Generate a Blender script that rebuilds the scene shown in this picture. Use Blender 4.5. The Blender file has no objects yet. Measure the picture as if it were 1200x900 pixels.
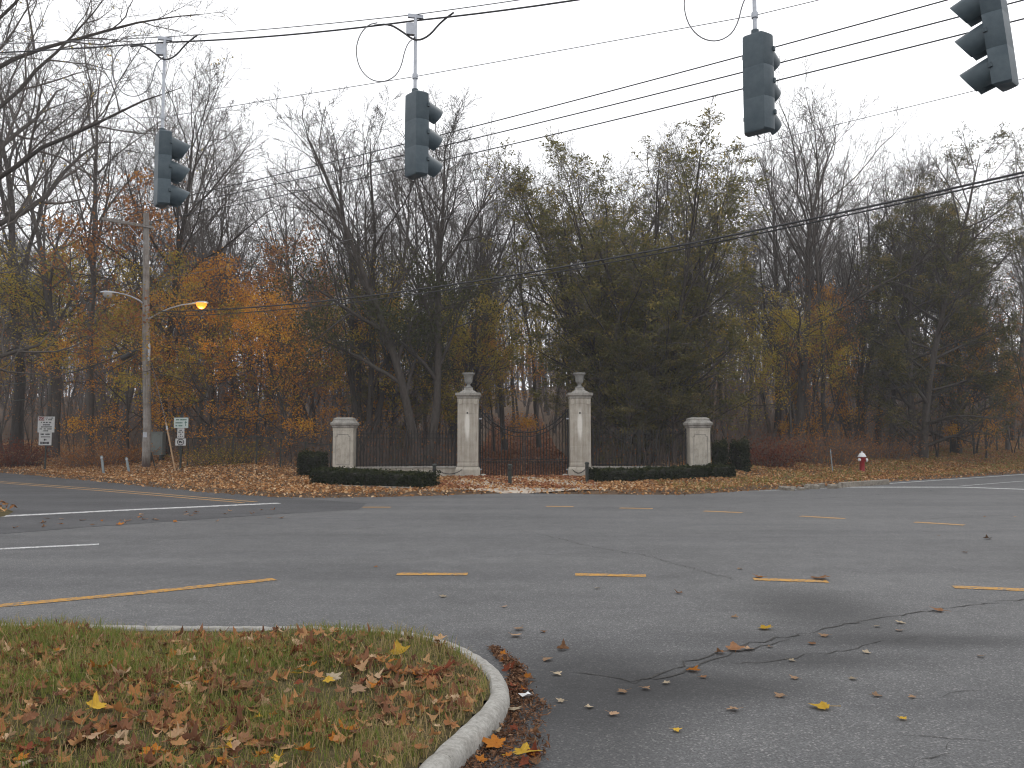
import bpy, math, random
import numpy as np
from mathutils import Vector, Matrix

SC = bpy.context.scene
COL = SC.collection
R = math.radians

# ------------------------------------------------------------------ camera
F = 970.0                       # focal length in photo pixels (1200 wide)
EYE = 1.5
PITCH = math.atan(65.0 / F)
cam = bpy.data.cameras.new('camera')
cam.sensor_width = 36.0
cam.lens = 36.0 * F / 1200.0
cam.clip_start = 0.05
cam.clip_end = 3000
co = bpy.data.objects.new('camera', cam)
COL.objects.link(co)
co.location = (0, 0, EYE)
co.rotation_euler = (math.pi / 2 + PITCH, 0, 0)
SC.camera = co

# ------------------------------------------------------------------ light: overcast sky, weak soft sun
SUN_EL, SUN_ROT = R(42), R(35)
w = bpy.data.worlds.new('World')
SC.world = w
w.use_nodes = True
nt = w.node_tree
nt.nodes.clear()
sky = nt.nodes.new('ShaderNodeTexSky')
sky.sky_type = 'NISHITA'
sky.sun_disc = False
sky.sun_elevation = SUN_EL
sky.sun_rotation = SUN_ROT
sky.dust_density = 3.0
hs = nt.nodes.new('ShaderNodeHueSaturation')
hs.inputs['Saturation'].default_value = 0.15
mx = nt.nodes.new('ShaderNodeMix')
mx.data_type = 'RGBA'
mx.inputs['Factor'].default_value = 0.86
mx.inputs['B'].default_value = (13.0, 13.1, 13.4, 1)
bg = nt.nodes.new('ShaderNodeBackground')
bg.inputs['Strength'].default_value = 0.10
wo = nt.nodes.new('ShaderNodeOutputWorld')
nt.links.new(sky.outputs['Color'], hs.inputs['Color'])
nt.links.new(hs.outputs['Color'], mx.inputs['A'])
nt.links.new(mx.outputs['Result'], bg.inputs['Color'])
nt.links.new(bg.outputs['Background'], wo.inputs['Surface'])
sl = bpy.data.lights.new('sun', 'SUN')
sl.energy = 0.6
sl.angle = R(35)
sl.color = (1.0, 0.97, 0.92)
so = bpy.data.objects.new('sun', sl)
COL.objects.link(so)
sd = Vector((math.sin(SUN_ROT) * math.cos(SUN_EL), math.cos(SUN_ROT) * math.cos(SUN_EL), math.sin(SUN_EL)))
so.rotation_euler = sd.to_track_quat('Z', 'Y').to_euler()
so.location = (20, 30, 40)
SC.view_settings.view_transform = 'Standard'
SC.view_settings.look = 'None'
SC.view_settings.exposure = 0.12
SC.view_settings.gamma = 1.0
SC.render.engine = 'CYCLES'
SC.cycles.use_denoising = True
SC.cycles.denoiser = 'OPENIMAGEDENOISE'
SC.cycles.denoising_input_passes = 'RGB_ALBEDO_NORMAL'
SC.cycles.filter_width = 1.1
SC.cycles.max_bounces = 8
SC.cycles.diffuse_bounces = 4

# ------------------------------------------------------------------ survey helpers: photo bearing + distance -> place
cp, sp_ = math.cos(PITCH), math.sin(PITCH)
def gp(px, py, z=0.0):
    """point at height z on the sight line through a photo position"""
    u, v = (px - 600) / F, (450 - py) / F
    dy, dz = cp - v * sp_, sp_ + v * cp
    t = (z - EYE) / dz
    return Vector((u * t, dy * t, z))
def pt(px, py, d):
    u, v = (px - 600) / F, (450 - py) / F
    dy, dz = cp - v * sp_, sp_ + v * cp
    t = d / dy
    return Vector((u * t, d, EYE + dz * t))
def bx(px, d):
    return (px - 600) / F * d / cp * 1.0

# ------------------------------------------------------------------ object helpers
def tag(o, label=None, cat=None, group=None, kind=None):
    if label: o['label'] = label
    if cat: o['category'] = cat
    if group: o['group'] = group
    if kind: o['kind'] = kind
    return o
def thing(name, label, cat, loc=(0, 0, 0), rz=0, group=None):
    o = bpy.data.objects.new(name, None)
    COL.objects.link(o)
    o.empty_display_size = 0.3
    o.location = loc
    o.rotation_euler = (0, 0, rz)
    return tag(o, label, cat, group)
def link(name, me, mat=None, parent=None, loc=None):
    o = bpy.data.objects.new(name, me)
    COL.objects.link(o)
    if mat is not None and len(me.materials) == 0:
        me.materials.append(mat)
    if parent is not None: o.parent = parent
    if loc is not None: o.location = loc
    return o

def mesh_np(name, verts, quads=None, tris=None, attr=None, smooth=False):
    me = bpy.data.meshes.new(name)
    verts = np.asarray(verts, dtype=np.float32)
    me.vertices.add(len(verts))
    me.vertices.foreach_set('co', verts.ravel())
    loops, starts, n = [], [], 0
    if quads is not None and len(quads):
        q = np.asarray(quads, dtype=np.int32)
        loops.append(q.ravel()); starts.append(np.arange(len(q), dtype=np.int32) * 4); n = q.size
    if tris is not None and len(tris):
        t = np.asarray(tris, dtype=np.int32)
        loops.append(t.ravel()); starts.append(n + np.arange(len(t), dtype=np.int32) * 3)
    loops = np.concatenate(loops); starts = np.concatenate(starts)
    me.loops.add(len(loops)); me.polygons.add(len(starts))
    me.loops.foreach_set('vertex_index', loops)
    me.polygons.foreach_set('loop_start', starts)
    if attr is not None:
        a = me.attributes.new('tint', 'FLOAT', 'POINT')
        a.data.foreach_set('value', np.asarray(attr, dtype=np.float32))
    me.update(calc_edges=True)
    if smooth:
        me.polygons.foreach_set('use_smooth', np.ones(len(starts), dtype=bool))
    me.validate()
    return me

class MB:
    """collects shapes for one mesh"""
    def __init__(s): s.v, s.f = [], []
    def add(s, vs, fs):
        b = len(s.v)
        s.v += [tuple(v) for v in vs]
        s.f += [tuple(i + b for i in f) for f in fs]
        return s
    def box(s, c, d, rz=0.0, ch=0.0, rot=None):
        hx, hy, hz = d[0] / 2, d[1] / 2, d[2] / 2
        if ch > 0:
            pts = [(-hx + ch, -hy), (hx - ch, -hy), (hx, -hy + ch), (hx, hy - ch), (hx - ch, hy), (-hx + ch, hy), (-hx, hy - ch), (-hx, -hy + ch)]
            ins = [(x * (1 - ch / hx), y * (1 - ch / hy)) for x, y in pts]
            vs = [(x, y, -hz) for x, y in pts] + [(x, y, hz - ch) for x, y in pts] + [(x, y, hz) for x, y in ins]
            fs = [tuple(range(7, -1, -1)), tuple(range(16, 24))]
            for k in (0, 8):
                fs += [(k + i, k + (i + 1) % 8, k + 8 + (i + 1) % 8, k + 8 + i) for i in range(8)]
        else:
            vs = [(x * hx, y * hy, z * hz) for z in (-1, 1) for x, y in ((-1, -1), (1, -1), (1, 1), (-1, 1))]
            fs = [(3, 2, 1, 0), (4, 5, 6, 7), (0, 1, 5, 4), (1, 2, 6, 5), (2, 3, 7, 6), (3, 0, 4, 7)]
        m = rot if rot is not None else Matrix.Rotation(rz, 3, 'Z')
        c = Vector(c)
        return s.add([m @ Vector(v) + c for v in vs], fs)
    def tube(s, pts, rad, n=8, cap=True):
        pts = [Vector(p) for p in pts]
        if not hasattr(rad, '__len__'): rad = [rad] * len(pts)
        vs, fs = [], []
        ref = None
        for i, p in enumerate(pts):
            d = (pts[min(i + 1, len(pts) - 1)] - pts[max(i - 1, 0)])
            d = d.normalized() if d.length > 1e-9 else Vector((0, 0, 1))
            if ref is None:
                ref = d.orthogonal().normalized()
            u = (ref - d * ref.dot(d)).normalized()
            ref = u
            v = d.cross(u)
            for k in range(n):
                a = 2 * math.pi * k / n
                vs.append(p + (u * math.cos(a) + v * math.sin(a)) * rad[i])
        for i in range(len(pts) - 1):
            for k in range(n):
                fs.append((i * n + k, i * n + (k + 1) % n, (i + 1) * n + (k + 1) % n, (i + 1) * n + k))
        if cap:
            fs.append(tuple(range(n - 1, -1, -1)))
            b = (len(pts) - 1) * n
            fs.append(tuple(range(b, b + n)))
        return s.add(vs, fs)
    def lathe(s, prof, n=24, c=(0, 0, 0)):
        vs, fs = [], []
        for r, z in prof:
            for k in range(n):
                a = 2 * math.pi * k / n
                vs.append((c[0] + r * math.cos(a), c[1] + r * math.sin(a), c[2] + z))
        for i in range(len(prof) - 1):
            for k in range(n):
                fs.append((i * n + k, i * n + (k + 1) % n, (i + 1) * n + (k + 1) % n, (i + 1) * n + k))
        fs.append(tuple(range(n - 1, -1, -1)))
        b = (len(prof) - 1) * n
        fs.append(tuple(range(b, b + n)))
        return s.add(vs, fs)
    def square_stack(s, prof, c=(0, 0, 0)):
        """square sections (half width, z) stacked"""
        vs, fs = [], []
        for h, z in prof:
            vs += [(c[0] - h, c[1] - h, c[2] + z), (c[0] + h, c[1] - h, c[2] + z), (c[0] + h, c[1] + h, c[2] + z), (c[0] - h, c[1] + h, c[2] + z)]
        for i in range(len(prof) - 1):
            for k in range(4):
                fs.append((i * 4 + k, i * 4 + (k + 1) % 4, (i + 1) * 4 + (k + 1) % 4, (i + 1) * 4 + k))
        fs.append((3, 2, 1, 0))
        b = (len(prof) - 1) * 4
        fs.append((b, b + 1, b + 2, b + 3))
        return s.add(vs, fs)
    def mesh(s, name, smooth=False):
        me = bpy.data.meshes.new(name)
        me.from_pydata(s.v, [], s.f)
        me.update()
        if smooth:
            me.shade_smooth()
            me.set_sharp_from_angle(angle=R(38))
        return me
    def build(s, name, mat, parent=None, loc=None, smooth=False):
        return link(name, s.mesh(name, smooth), mat, parent, loc)

# ------------------------------------------------------------------ materials
class NT:
    def __init__(s, name):
        s.m = bpy.data.materials.new(name)
        s.m.use_nodes = True
        s.t = s.m.node_tree
        s.b = s.t.nodes['Principled BSDF']
        s.o = s.t.nodes['Material Output']
    def n(s, ty, **kw):
        x = s.t.nodes.new(ty)
        for k, v in kw.items():
            if k in x.inputs.keys(): x.inputs[k].default_value = v
            else: setattr(x, k, v)
        return x
    def l(s, a, b): s.t.links.new(a, b)
    def coord(s, which='Object'):
        return s.n('ShaderNodeTexCoord').outputs[which]
    def noise(s, vec, scale, detail=4, rough=.6):
        x = s.n('ShaderNodeTexNoise')
        x.inputs['Scale'].default_value = scale
        x.inputs['Detail'].default_value = detail
        x.inputs['Roughness'].default_value = rough
        if vec is not None: s.l(vec, x.inputs['Vector'])
        return x.outputs['Fac']
    def ramp(s, fac, stops):
        x = s.n('ShaderNodeValToRGB')
        e = x.color_ramp.elements
        while len(e) > 1: e.remove(e[-1])
        e[0].position = stops[0][0]; e[0].color = (*stops[0][1], 1)
        for p, c in stops[1:]:
            k = e.new(p); k.color = (*c, 1)
        s.l(fac, x.inputs['Fac'])
        return x.outputs['Color']
    def mix(s, fac, a, b, mode='MIX'):
        x = s.n('ShaderNodeMix', data_type='RGBA', blend_type=mode)
        for sock, val in (('Factor', fac), ('A', a), ('B', b)):
            i = {'Factor': 0, 'A': 6, 'B': 7}[sock]
            if hasattr(val, 'is_linked') or hasattr(val, 'links'): s.l(val, x.inputs[i])
            elif isinstance(val, (int, float)): x.inputs[i].default_value = val
            else: x.inputs[i].default_value = (*val, 1)
        return x.outputs[2]
    def math(s, op, a, b=0.0, clamp=False):
        x = s.n('ShaderNodeMath', operation=op, use_clamp=clamp)
        for i, val in ((0, a), (1, b)):
            if hasattr(val, 'links'): s.l(val, x.inputs[i])
            else: x.inputs[i].default_value = val
        return x.outputs[0]
    def bump(s, h, strength=.3, dist=.02):
        x = s.n('ShaderNodeBump')
        x.inputs['Strength'].default_value = strength
        x.inputs['Distance'].default_value = dist
        s.l(h, x.inputs['Height'])
        s.l(x.outputs['Normal'], s.b.inputs['Normal'])
    def color(s, c):
        if hasattr(c, 'links'): s.l(c, s.b.inputs['Base Color'])
        else: s.b.inputs['Base Color'].default_value = (*c, 1)
    def rough(s, r):
        s.b.inputs['Roughness'].default_value = r
        return s

def m_simple(name, c, c2=None, scale=8, rough=.6, metal=0.0, bump=0.0, spec=.4):
    t = NT(name)
    co_ = t.coord()
    f = t.noise(co_, scale, 5, .65)
    c2 = c2 or tuple(x * .7 for x in c)
    t.color(t.ramp(f, [(.3, c), (.7, c2)]))
    t.rough(rough)
    t.b.inputs['Metallic'].default_value = metal
    t.b.inputs['Specular IOR Level'].default_value = spec
    if bump: t.bump(f, bump, .02)
    return t.m

def m_leaf(name, stops, trans=.35, rough=.6):
    """leaf colour from the tint attribute of each leaf"""
    t = NT(name)
    a = t.n('ShaderNodeAttribute', attribute_name='tint')
    c = t.ramp(a.outputs['Fac'], stops)
    d = t.n('ShaderNodeBsdfDiffuse'); t.l(c, d.inputs['Color'])
    tr = t.n('ShaderNodeBsdfTranslucent'); t.l(c, tr.inputs['Color'])
    ms = t.n('ShaderNodeMixShader'); ms.inputs[0].default_value = trans
    t.l(d.outputs[0], ms.inputs[1]); t.l(tr.outputs[0], ms.inputs[2])
    t.l(ms.outputs[0], t.o.inputs['Surface'])
    t.t.nodes.remove(t.b)
    return t.m

def m_bark(name, a, b):
    t = NT(name)
    co_ = t.coord()
    mp = t.n('ShaderNodeMapping'); mp.inputs['Scale'].default_value = (6, 6, 1.2)
    t.l(co_, mp.inputs['Vector'])
    f = t.noise(mp.outputs[0], 2.2, 6, .7)
    oi = t.n('ShaderNodeObjectInfo')
    c = t.ramp(f, [(.3, a), (.7, b)])
    k = t.math('MULTIPLY_ADD', oi.outputs['Random'], .5)
    t.t.nodes[-1].inputs[2].default_value = .75
    c = t.mix(1.0, c, k, 'MULTIPLY')
    t.color(c); t.rough(.9)
    t.b.inputs['Specular IOR Level'].default_value = .15
    t.bump(f, .6, .03)
    return t.m

M = {}
M['bark'] = m_bark('dark_bark', (.042, .035, .03), (.095, .082, .072))
M['bark_grey'] = m_bark('grey_bark', (.07, .061, .054), (.135, .12, .108))
M['twig'] = m_bark('twig_bark', (.075, .064, .056), (.125, .108, .096))
M['leaf_orange'] = m_leaf('orange_leaves', [(0, (.28, .11, .03)), (.4, (.56, .235, .04)), (.8, (.74, .38, .05)), (1, (.78, .5, .08))], .55)
M['leaf_russet'] = m_leaf('russet_leaves', [(0, (.16, .075, .04)), (.5, (.33, .135, .055)), (1, (.5, .24, .06))], .45)
M['leaf_olive'] = m_leaf('olive_leaves', [(0, (.14, .115, .035)), (.5, (.28, .225, .05)), (.85, (.46, .32, .055)), (1, (.58, .3, .055))], .5)
M['leaf_yellow'] = m_leaf('yellow_green_leaves', [(0, (.2, .175, .04)), (.5, (.42, .34, .06)), (.9, (.58, .42, .06)), (1, (.62, .33, .06))], .5)
M['leaf_dark'] = m_leaf('evergreen_leaves', [(0, (.045, .048, .025)), (.5, (.105, .102, .045)), (.8, (.19, .165, .06)), (1, (.3, .22, .07))], .35)
M['leaf_olive_green'] = m_leaf('olive_green_leaves', [(0, (.06, .062, .028)), (.45, (.14, .135, .05)), (.8, (.25, .215, .07)), (1, (.36, .27, .08))], .4)
M['leaf_ivy'] = m_leaf('ivy_leaves', [(0, (.028, .034, .018)), (.6, (.075, .08, .034)), (1, (.17, .15, .05))], .22)
M['leaf_box'] = m_leaf('clipped_hedge_leaves', [(0, (.012, .017, .01)), (.6, (.03, .038, .018)), (1, (.085, .085, .035))], .12)
M['leaf_red'] = m_leaf('red_shrub_leaves', [(0, (.07, .022, .016)), (.6, (.16, .042, .025)), (1, (.25, .09, .04))], .3)
M['litter'] = m_leaf('fallen_leaves', [(0, (.15, .07, .035)), (.35, (.31, .145, .06)), (.6, (.43, .225, .095)), (.82, (.54, .35, .19)), (1, (.62, .49, .34))], .15)
M['brush'] = m_bark('brush_stems', (.085, .067, .056), (.155, .12, .10))

def stain_spot(t, co_, c, rad, amp):
    """soft blotch around c on the road"""
    s = t.n('ShaderNodeVectorMath', operation='SUBTRACT'); t.l(co_, s.inputs[0]); s.inputs[1].default_value = (c[0], c[1], 0)
    q = t.n('ShaderNodeVectorMath', operation='MULTIPLY'); t.l(s.outputs[0], q.inputs[0]); q.inputs[1].default_value = (1 / rad[0], 1 / rad[1], 0)
    ln = t.n('ShaderNodeVectorMath', operation='LENGTH'); t.l(q.outputs[0], ln.inputs[0])
    mr = t.n('ShaderNodeMapRange', interpolation_type='SMOOTHSTEP'); t.l(ln.outputs['Value'], mr.inputs[0])
    mr.inputs[1].default_value = .15; mr.inputs[2].default_value = 1.0; mr.inputs[3].default_value = amp; mr.inputs[4].default_value = 0
    return mr.outputs[0]

def m_asphalt(name, base, spots=()):
    t = NT(name)
    co_ = t.coord()
    big = t.noise(co_, .35, 4, .6)
    mid = t.noise(co_, 3.0, 5, .65)
    fine = t.noise(co_, 90, 3, .7)
    vo = t.n('ShaderNodeTexVoronoi'); vo.inputs['Scale'].default_value = 95; t.l(co_, vo.inputs['Vector'])
    c = t.ramp(big, [(.3, tuple(x * .9 for x in base)), (.7, tuple(x * 1.12 for x in base))])
    c = t.mix(1.0, c, t.ramp(mid, [(.3, (.88, .88, .88)), (.7, (1.1, 1.1, 1.1))]), 'MULTIPLY')
    c = t.mix(1.0, c, t.ramp(fine, [(.3, (.6, .6, .6)), (.7, (1.4, 1.4, 1.4))]), 'MULTIPLY')
    sep = t.n('ShaderNodeSeparateColor'); t.l(vo.outputs['Color'], sep.inputs[0])
    chip = t.ramp(sep.outputs[0], [(.0, (.7, .7, .7)), (.84, (1, 1, 1)), (.92, (1.3, 1.28, 1.25)), (1, (1.75, 1.7, 1.65))])
    c = t.mix(1.0, c, chip, 'MULTIPLY')
    mp = t.n('ShaderNodeMapping'); mp.inputs['Scale'].default_value = (.09, .9, 1); t.l(co_, mp.inputs['Vector'])
    band = t.noise(mp.outputs[0], 1.0, 5, .6)
    c = t.mix(1.0, c, t.ramp(band, [(.35, (.86, .86, .87)), (.5, (1, 1, 1)), (.66, (1.1, 1.1, 1.09))]), 'MULTIPLY')
    for sc_, sr, amp in spots:
        f = stain_spot(t, co_, sc_, sr, amp)
        f = t.math('MULTIPLY', f, t.math('ADD', mid, .5), True)
        c = t.mix(f, c, (.022, .022, .023))
    t.color(c); t.rough(.85)
    t.b.inputs['Specular IOR Level'].default_value = .25
    t.bump(t.math('ADD', fine, sep.outputs[1]), .25, .006)
    return t.m

def m_paint(name, c, wear, road):
    t = NT(name)
    co_ = t.coord()
    f = t.math('ADD', t.math('MULTIPLY', t.noise(co_, 28, 5, .75), .6), t.math('MULTIPLY', t.noise(co_, 7, 4, .7), .4))
    c_ = t.ramp(f, [(wear - .06, road), (wear + .05, tuple(x * .85 for x in c)), (.75, c)])
    t.color(c_); t.rough(.75)
    t.b.inputs['Specular IOR Level'].default_value = .25
    return t.m

def m_stone(name, light, dark, streak=False, scale=5):
    t = NT(name)
    co_ = t.coord()
    f = t.noise(co_, scale, 6, .65)
    g = t.noise(co_, 60, 3, .6)
    c = t.ramp(f, [(.28, dark), (.55, light), (.8, tuple(x * 1.08 for x in light))])
    c = t.mix(1.0, c, t.ramp(g, [(.3, (.85, .85, .85)), (.7, (1.12, 1.12, 1.12))]), 'MULTIPLY')
    if streak:
        mp = t.n('ShaderNodeMapping'); mp.inputs['Scale'].default_value = (9, 9, .7); t.l(co_, mp.inputs['Vector'])
        st = t.noise(mp.outputs[0], 1.3, 5, .6)
        c = t.mix(1.0, c, t.ramp(st, [(.35, (.84, .83, .82)), (.6, (1.04, 1.04, 1.04))]), 'MULTIPLY')
    t.color(c); t.rough(.9)
    t.b.inputs['Specular IOR Level'].default_value = .2
    t.bump(t.math('ADD', f, g), .25, .012)
    return t.m

def m_pillar(name):
    """limestone shaft with the pale streak that runs down its face"""
    t = NT(name)
    co_ = t.coord()
    f = t.noise(co_, 3, 6, .65)
    g = t.noise(co_, 45, 3, .6)
    mp = t.n('ShaderNodeMapping'); mp.inputs['Scale'].default_value = (9, 9, .8); t.l(co_, mp.inputs['Vector'])
    st = t.noise(mp.outputs[0], 1.3, 5, .6)
    c = t.ramp(f, [(.28, (.33, .295, .245)), (.6, (.43, .395, .34)), (.8, (.48, .445, .385))])
    c = t.mix(1.0, c, t.ramp(st, [(.3, (.74, .73, .72)), (.62, (1.05, 1.05, 1.05))]), 'MULTIPLY')
    c = t.mix(1.0, c, t.ramp(g, [(.3, (.9, .9, .9)), (.7, (1.08, 1.08, 1.08))]), 'MULTIPLY')
    # pale drip
    s = t.n('ShaderNodeVectorMath', operation='SUBTRACT'); t.l(co_, s.inputs[0]); s.inputs[1].default_value = (-.02, -.42, 2.05)
    q = t.n('ShaderNodeVectorMath', operation='MULTIPLY'); t.l(s.outputs[0], q.inputs[0]); q.inputs[1].default_value = (1 / .13, .3, 1 / .75)
    ln = t.n('ShaderNodeVectorMath', operation='LENGTH'); t.l(q.outputs[0], ln.inputs[0])
    mr = t.n('ShaderNodeMapRange', interpolation_type='SMOOTHSTEP'); t.l(ln.outputs['Value'], mr.inputs[0])
    mr.inputs[1].default_value = .35; mr.inputs[2].default_value = 1.0; mr.inputs[3].default_value = 1.2; mr.inputs[4].default_value = 0
    c = t.mix(t.math('MULTIPLY', mr.outputs[0], t.math('ADD', st, .35), True), c, (.66, .635, .58))
    t.color(c); t.rough(.9)
    t.b.inputs['Specular IOR Level'].default_value = .2
    t.bump(t.math('ADD', f, g), .25, .012)
    return t.m

M['asphalt'] = m_asphalt('asphalt', (.121, .121, .123), [
    ((.5, 5.25), (1.1, 1.3), .7), ((1.2, 5.15), (1.1, .5), .62), ((1.9, 5.75), (1.3, .4), .55), ((3.1, 6.3), (1.5, .3), .4), ((2.75, 7.45), (.95, 1.5), .5), ((.35, 4.3), (.7, 1.2), .45), ((2.6, 6.35), (2.2, .45), .3)])
M['asphalt_old'] = m_asphalt('old_asphalt', (.082, .082, .086))
M['crack'] = m_simple('crack_dirt', (.024, .023, .022), (.05, .047, .044), 30, .95)
M['yellow'] = m_paint('yellow_road_paint', (.52, .27, .05), .48, (.16, .13, .1))
M['yellow_faded'] = m_paint('faded_yellow_road_paint', (.44, .26, .10), .45, (.13, .12, .1))
M['white'] = m_paint('white_road_paint', (.64, .64, .64), .48, (.2, .2, .2))
M['white_faded'] = m_paint('faded_white_road_paint', (.45, .45, .45), .48, (.14, .14, .14))
M['kerb'] = m_stone('kerb_concrete', (.34, .33, .305), (.235, .225, .205), True, 40)
M['kerb_far'] = m_stone('far_kerb_concrete', (.25, .225, .19), (.12, .10, .08), False, 9)
M['pillar'] = m_pillar('pillar_limestone')
M['stone'] = m_stone('limestone', (.46, .425, .365), (.31, .28, .235), True, 4)
M['cap'] = m_stone('weathered_cap_stone', (.32, .305, .275), (.18, .17, .155), True, 5)
M['urn'] = m_stone('urn_stone', (.25, .245, .23), (.13, .13, .12), False, 7)
M['iron'] = m_simple('black_iron', (.012, .012, .013), (.025, .022, .02), 20, .55, .3)
M['signal'] = m_simple('signal_green_paint', (.043, .066, .082), (.07, .096, .112), 9, .5, 0, .05)
M['signal_visor'] = m_simple('visor_green_paint', (.036, .056, .07), (.056, .08, .094), 9, .5)
M['galv'] = m_simple('galvanised_steel', (.36, .38, .42), (.5, .52, .56), 18, .45, .5)
M['wire'] = m_simple('black_cable', (.02, .02, .022), (.04, .04, .042), 10, .6)
M['wire_grey'] = m_simple('grey_wire', (.13, .13, .14), (.2, .2, .21), 10, .5)
M['wood_pole'] = None
M['lens'] = m_simple('dark_signal_lens', (.05, .03, .02), (.06, .05, .02), 30, .25)
M['sign_white'] = m_simple('white_sign_face', (.55, .55, .54), (.42, .42, .41), 10, .5)
M['sign_green_white'] = m_simple('pale_green_sign_face', (.5, .56, .53), (.42, .48, .45), 10, .5)
M['ink'] = m_simple('black_ink', (.02, .02, .022), (.03, .03, .03), 10, .6)
M['ink_green'] = m_simple('green_ink', (.06, .14, .11), (.08, .16, .13), 10, .6)
M['ink_red'] = m_simple('dark_red_ink', (.2, .035, .03), (.16, .03, .03), 10, .6)
M['post_green'] = m_simple('green_post_paint', (.018, .023, .02), (.03, .036, .03), 12, .6)
M['red_paint'] = m_simple('red_hydrant_paint', (.30, .018, .022), (.22, .014, .018), 8, .45)
M['white_paint'] = m_simple('white_hydrant_paint', (.72, .72, .72), (.6, .6, .6), 12, .45)
M['cabinet'] = m_simple('grey_cabinet_paint', (.15, .17, .16), (.19, .21, .2), 4, .6)
M['guard'] = m_simple('tan_guy_guard', (.42, .28, .16), (.32, .2, .11), 6, .6)
M['marker'] = m_simple('blue_grey_marker_plastic', (.2, .24, .25), (.28, .32, .33), 8, .6)
M['paper'] = m_simple('white_litter', (.7, .7, .7), (.55, .55, .56), 20, .7)
M['gravel'] = m_stone('pale_drive_gravel', (.46, .4, .33), (.2, .14, .1), False, 6)

def m_pole():
    t = NT('weathered_pole_wood')
    co_ = t.coord()
    mp = t.n('ShaderNodeMapping'); mp.inputs['Scale'].default_value = (14, 14, .8); t.l(co_, mp.inputs['Vector'])
    f = t.noise(mp.outputs[0], 2, 6, .7)
    c = t.ramp(f, [(.3, (.16, .145, .13)), (.7, (.34, .32, .30))])
    g = t.noise(co_, 2.2, 5, .7)
    c = t.mix(1.0, c, t.ramp(g, [(.4, (.75, .7, .66)), (.6, (1.1, 1.1, 1.1))]), 'MULTIPLY')
    sep = t.n('ShaderNodeSeparateXYZ'); t.l(co_, sep.inputs[0])
    z = t.math('ADD', sep.outputs[2], t.math('MULTIPLY', f, .9))
    tar = t.ramp(t.math('DIVIDE', z, 3.0), [(.3, (1, 1, 1)), (.42, (0, 0, 0))])
    c = t.mix(tar, c, (.07, .045, .035))
    t.color(c); t.rough(.9); t.bump(f, .5, .02)
    return t.m
M['wood_pole'] = m_pole()

def m_ground(name, a, b, c3, scale=1.2):
    t = NT(name)
    co_ = t.coord()
    f = t.noise(co_, scale, 6, .7)
    g = t.noise(co_, scale * 14, 5, .7)
    c = t.ramp(t.math('ADD', t.math('MULTIPLY', f, .5), t.math('MULTIPLY', g, .5)), [(.33, a), (.5, b), (.68, c3)])
    t.color(c); t.rough(.95)
    t.b.inputs['Specular IOR Level'].default_value = .1
    t.bump(g, .7, .06)
    return t.m
M['woodland'] = m_ground('leaf_covered_earth', (.05, .036, .026), (.115, .078, .052), (.2, .13, .08))
M['lawn'] = m_ground('lawn_earth', (.05, .045, .022), (.1, .085, .04), (.17, .12, .07), 3)

# ------------------------------------------------------------------ setting: terrain, road, markings
EDGE = [gp(*p) for p in ((0, 553), (120, 564), (250, 577), (340, 583), (430, 582.5), (510, 580.5), (600, 577.5), (690, 579), (800, 579.5), (870, 575), (950, 570.5), (1030, 565), (1200, 554))]
EDGE = [Vector((-90, 101, 0)), Vector((-45, 58.5, 0))] + EDGE + [Vector((46, 57, 0)), Vector((90, 94, 0))]
EX = np.array([p.x for p in EDGE]); EY = np.array([p.y for p in EDGE])
def sstep(x): 
    x = np.clip(x, 0, 1); return x * x * (3 - 2 * x)
def bankdist(x, y):
    """metres beyond the far road edge, along depth, corrected for the edge's slope"""
    e = np.interp(x, EX, EY)
    k = 1 / np.sqrt(1 + ((np.interp(x + .5, EX, EY) - np.interp(x - .5, EX, EY))) ** 2)
    return (y - e) * k
def ground_z(x, y):
    x = np.asarray(x, float); y = np.asarray(y, float)
    s = bankdist(x, y)
    bank = .09 * sstep((s + .15) / .4)
    off = np.where(x < .45, sstep((-x - 7.2) / 3.5), sstep((x - 3.8) / 4.0))          # the drive through the gate stays low
    bank = bank + off * .38 * sstep((s - .4) / 6.0) + (1 - off) * .05 * sstep((s - 1) / 5)
    hill = (9.0 + 1.5 * np.sin(x * .021 + .8) + .8 * np.sin(x * .053)) * sstep((y - 32) / 125)
    und = .12 * np.sin(x * .37 + 1) * np.sin(y * .31) * sstep((s - 6) / 8)
    near = np.where(s < -.15, -.06, 0)
    return np.where(s < -.15, -.06, bank + hill + und)
xs = np.unique(np.concatenate([np.linspace(-640, -90, 16), np.linspace(-90, 90, 241), np.linspace(90, 640, 16)]))
ys = np.unique(np.concatenate([np.linspace(-60, 18, 14), np.linspace(18, 60, 141), np.linspace(60, 220, 60), np.linspace(220, 850, 14)]))
gx, gy = np.meshgrid(xs, ys)
gz = ground_z(gx, gy)
nx, ny = len(xs), len(ys)
idx = np.arange(nx * ny).reshape(ny, nx)
quads = np.stack([idx[:-1, :-1], idx[:-1, 1:], idx[1:, 1:], idx[1:, :-1]], -1).reshape(-1, 4)
g = link('ground', mesh_np('ground', np.stack([gx, gy, gz], -1).reshape(-1, 3), quads, smooth=True), M['woodland'])
tag(g, kind='structure')

def sheet(name, pts, z, mat, kind='structure', parent=None):
    mb = MB()
    mb.add([(p[0], p[1], z) for p in pts], [tuple(range(len(pts)))])
    o = mb.build(name, mat, parent)
    if kind: o['kind'] = kind
    return o
# road: one wide sheet bounded by the far edge
road_pts = [(-90, -50), (90, -50)] + [(p.x, p.y + .3) for p in reversed(EDGE)]
sheet('road', road_pts, 0.0, M['asphalt'])
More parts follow.
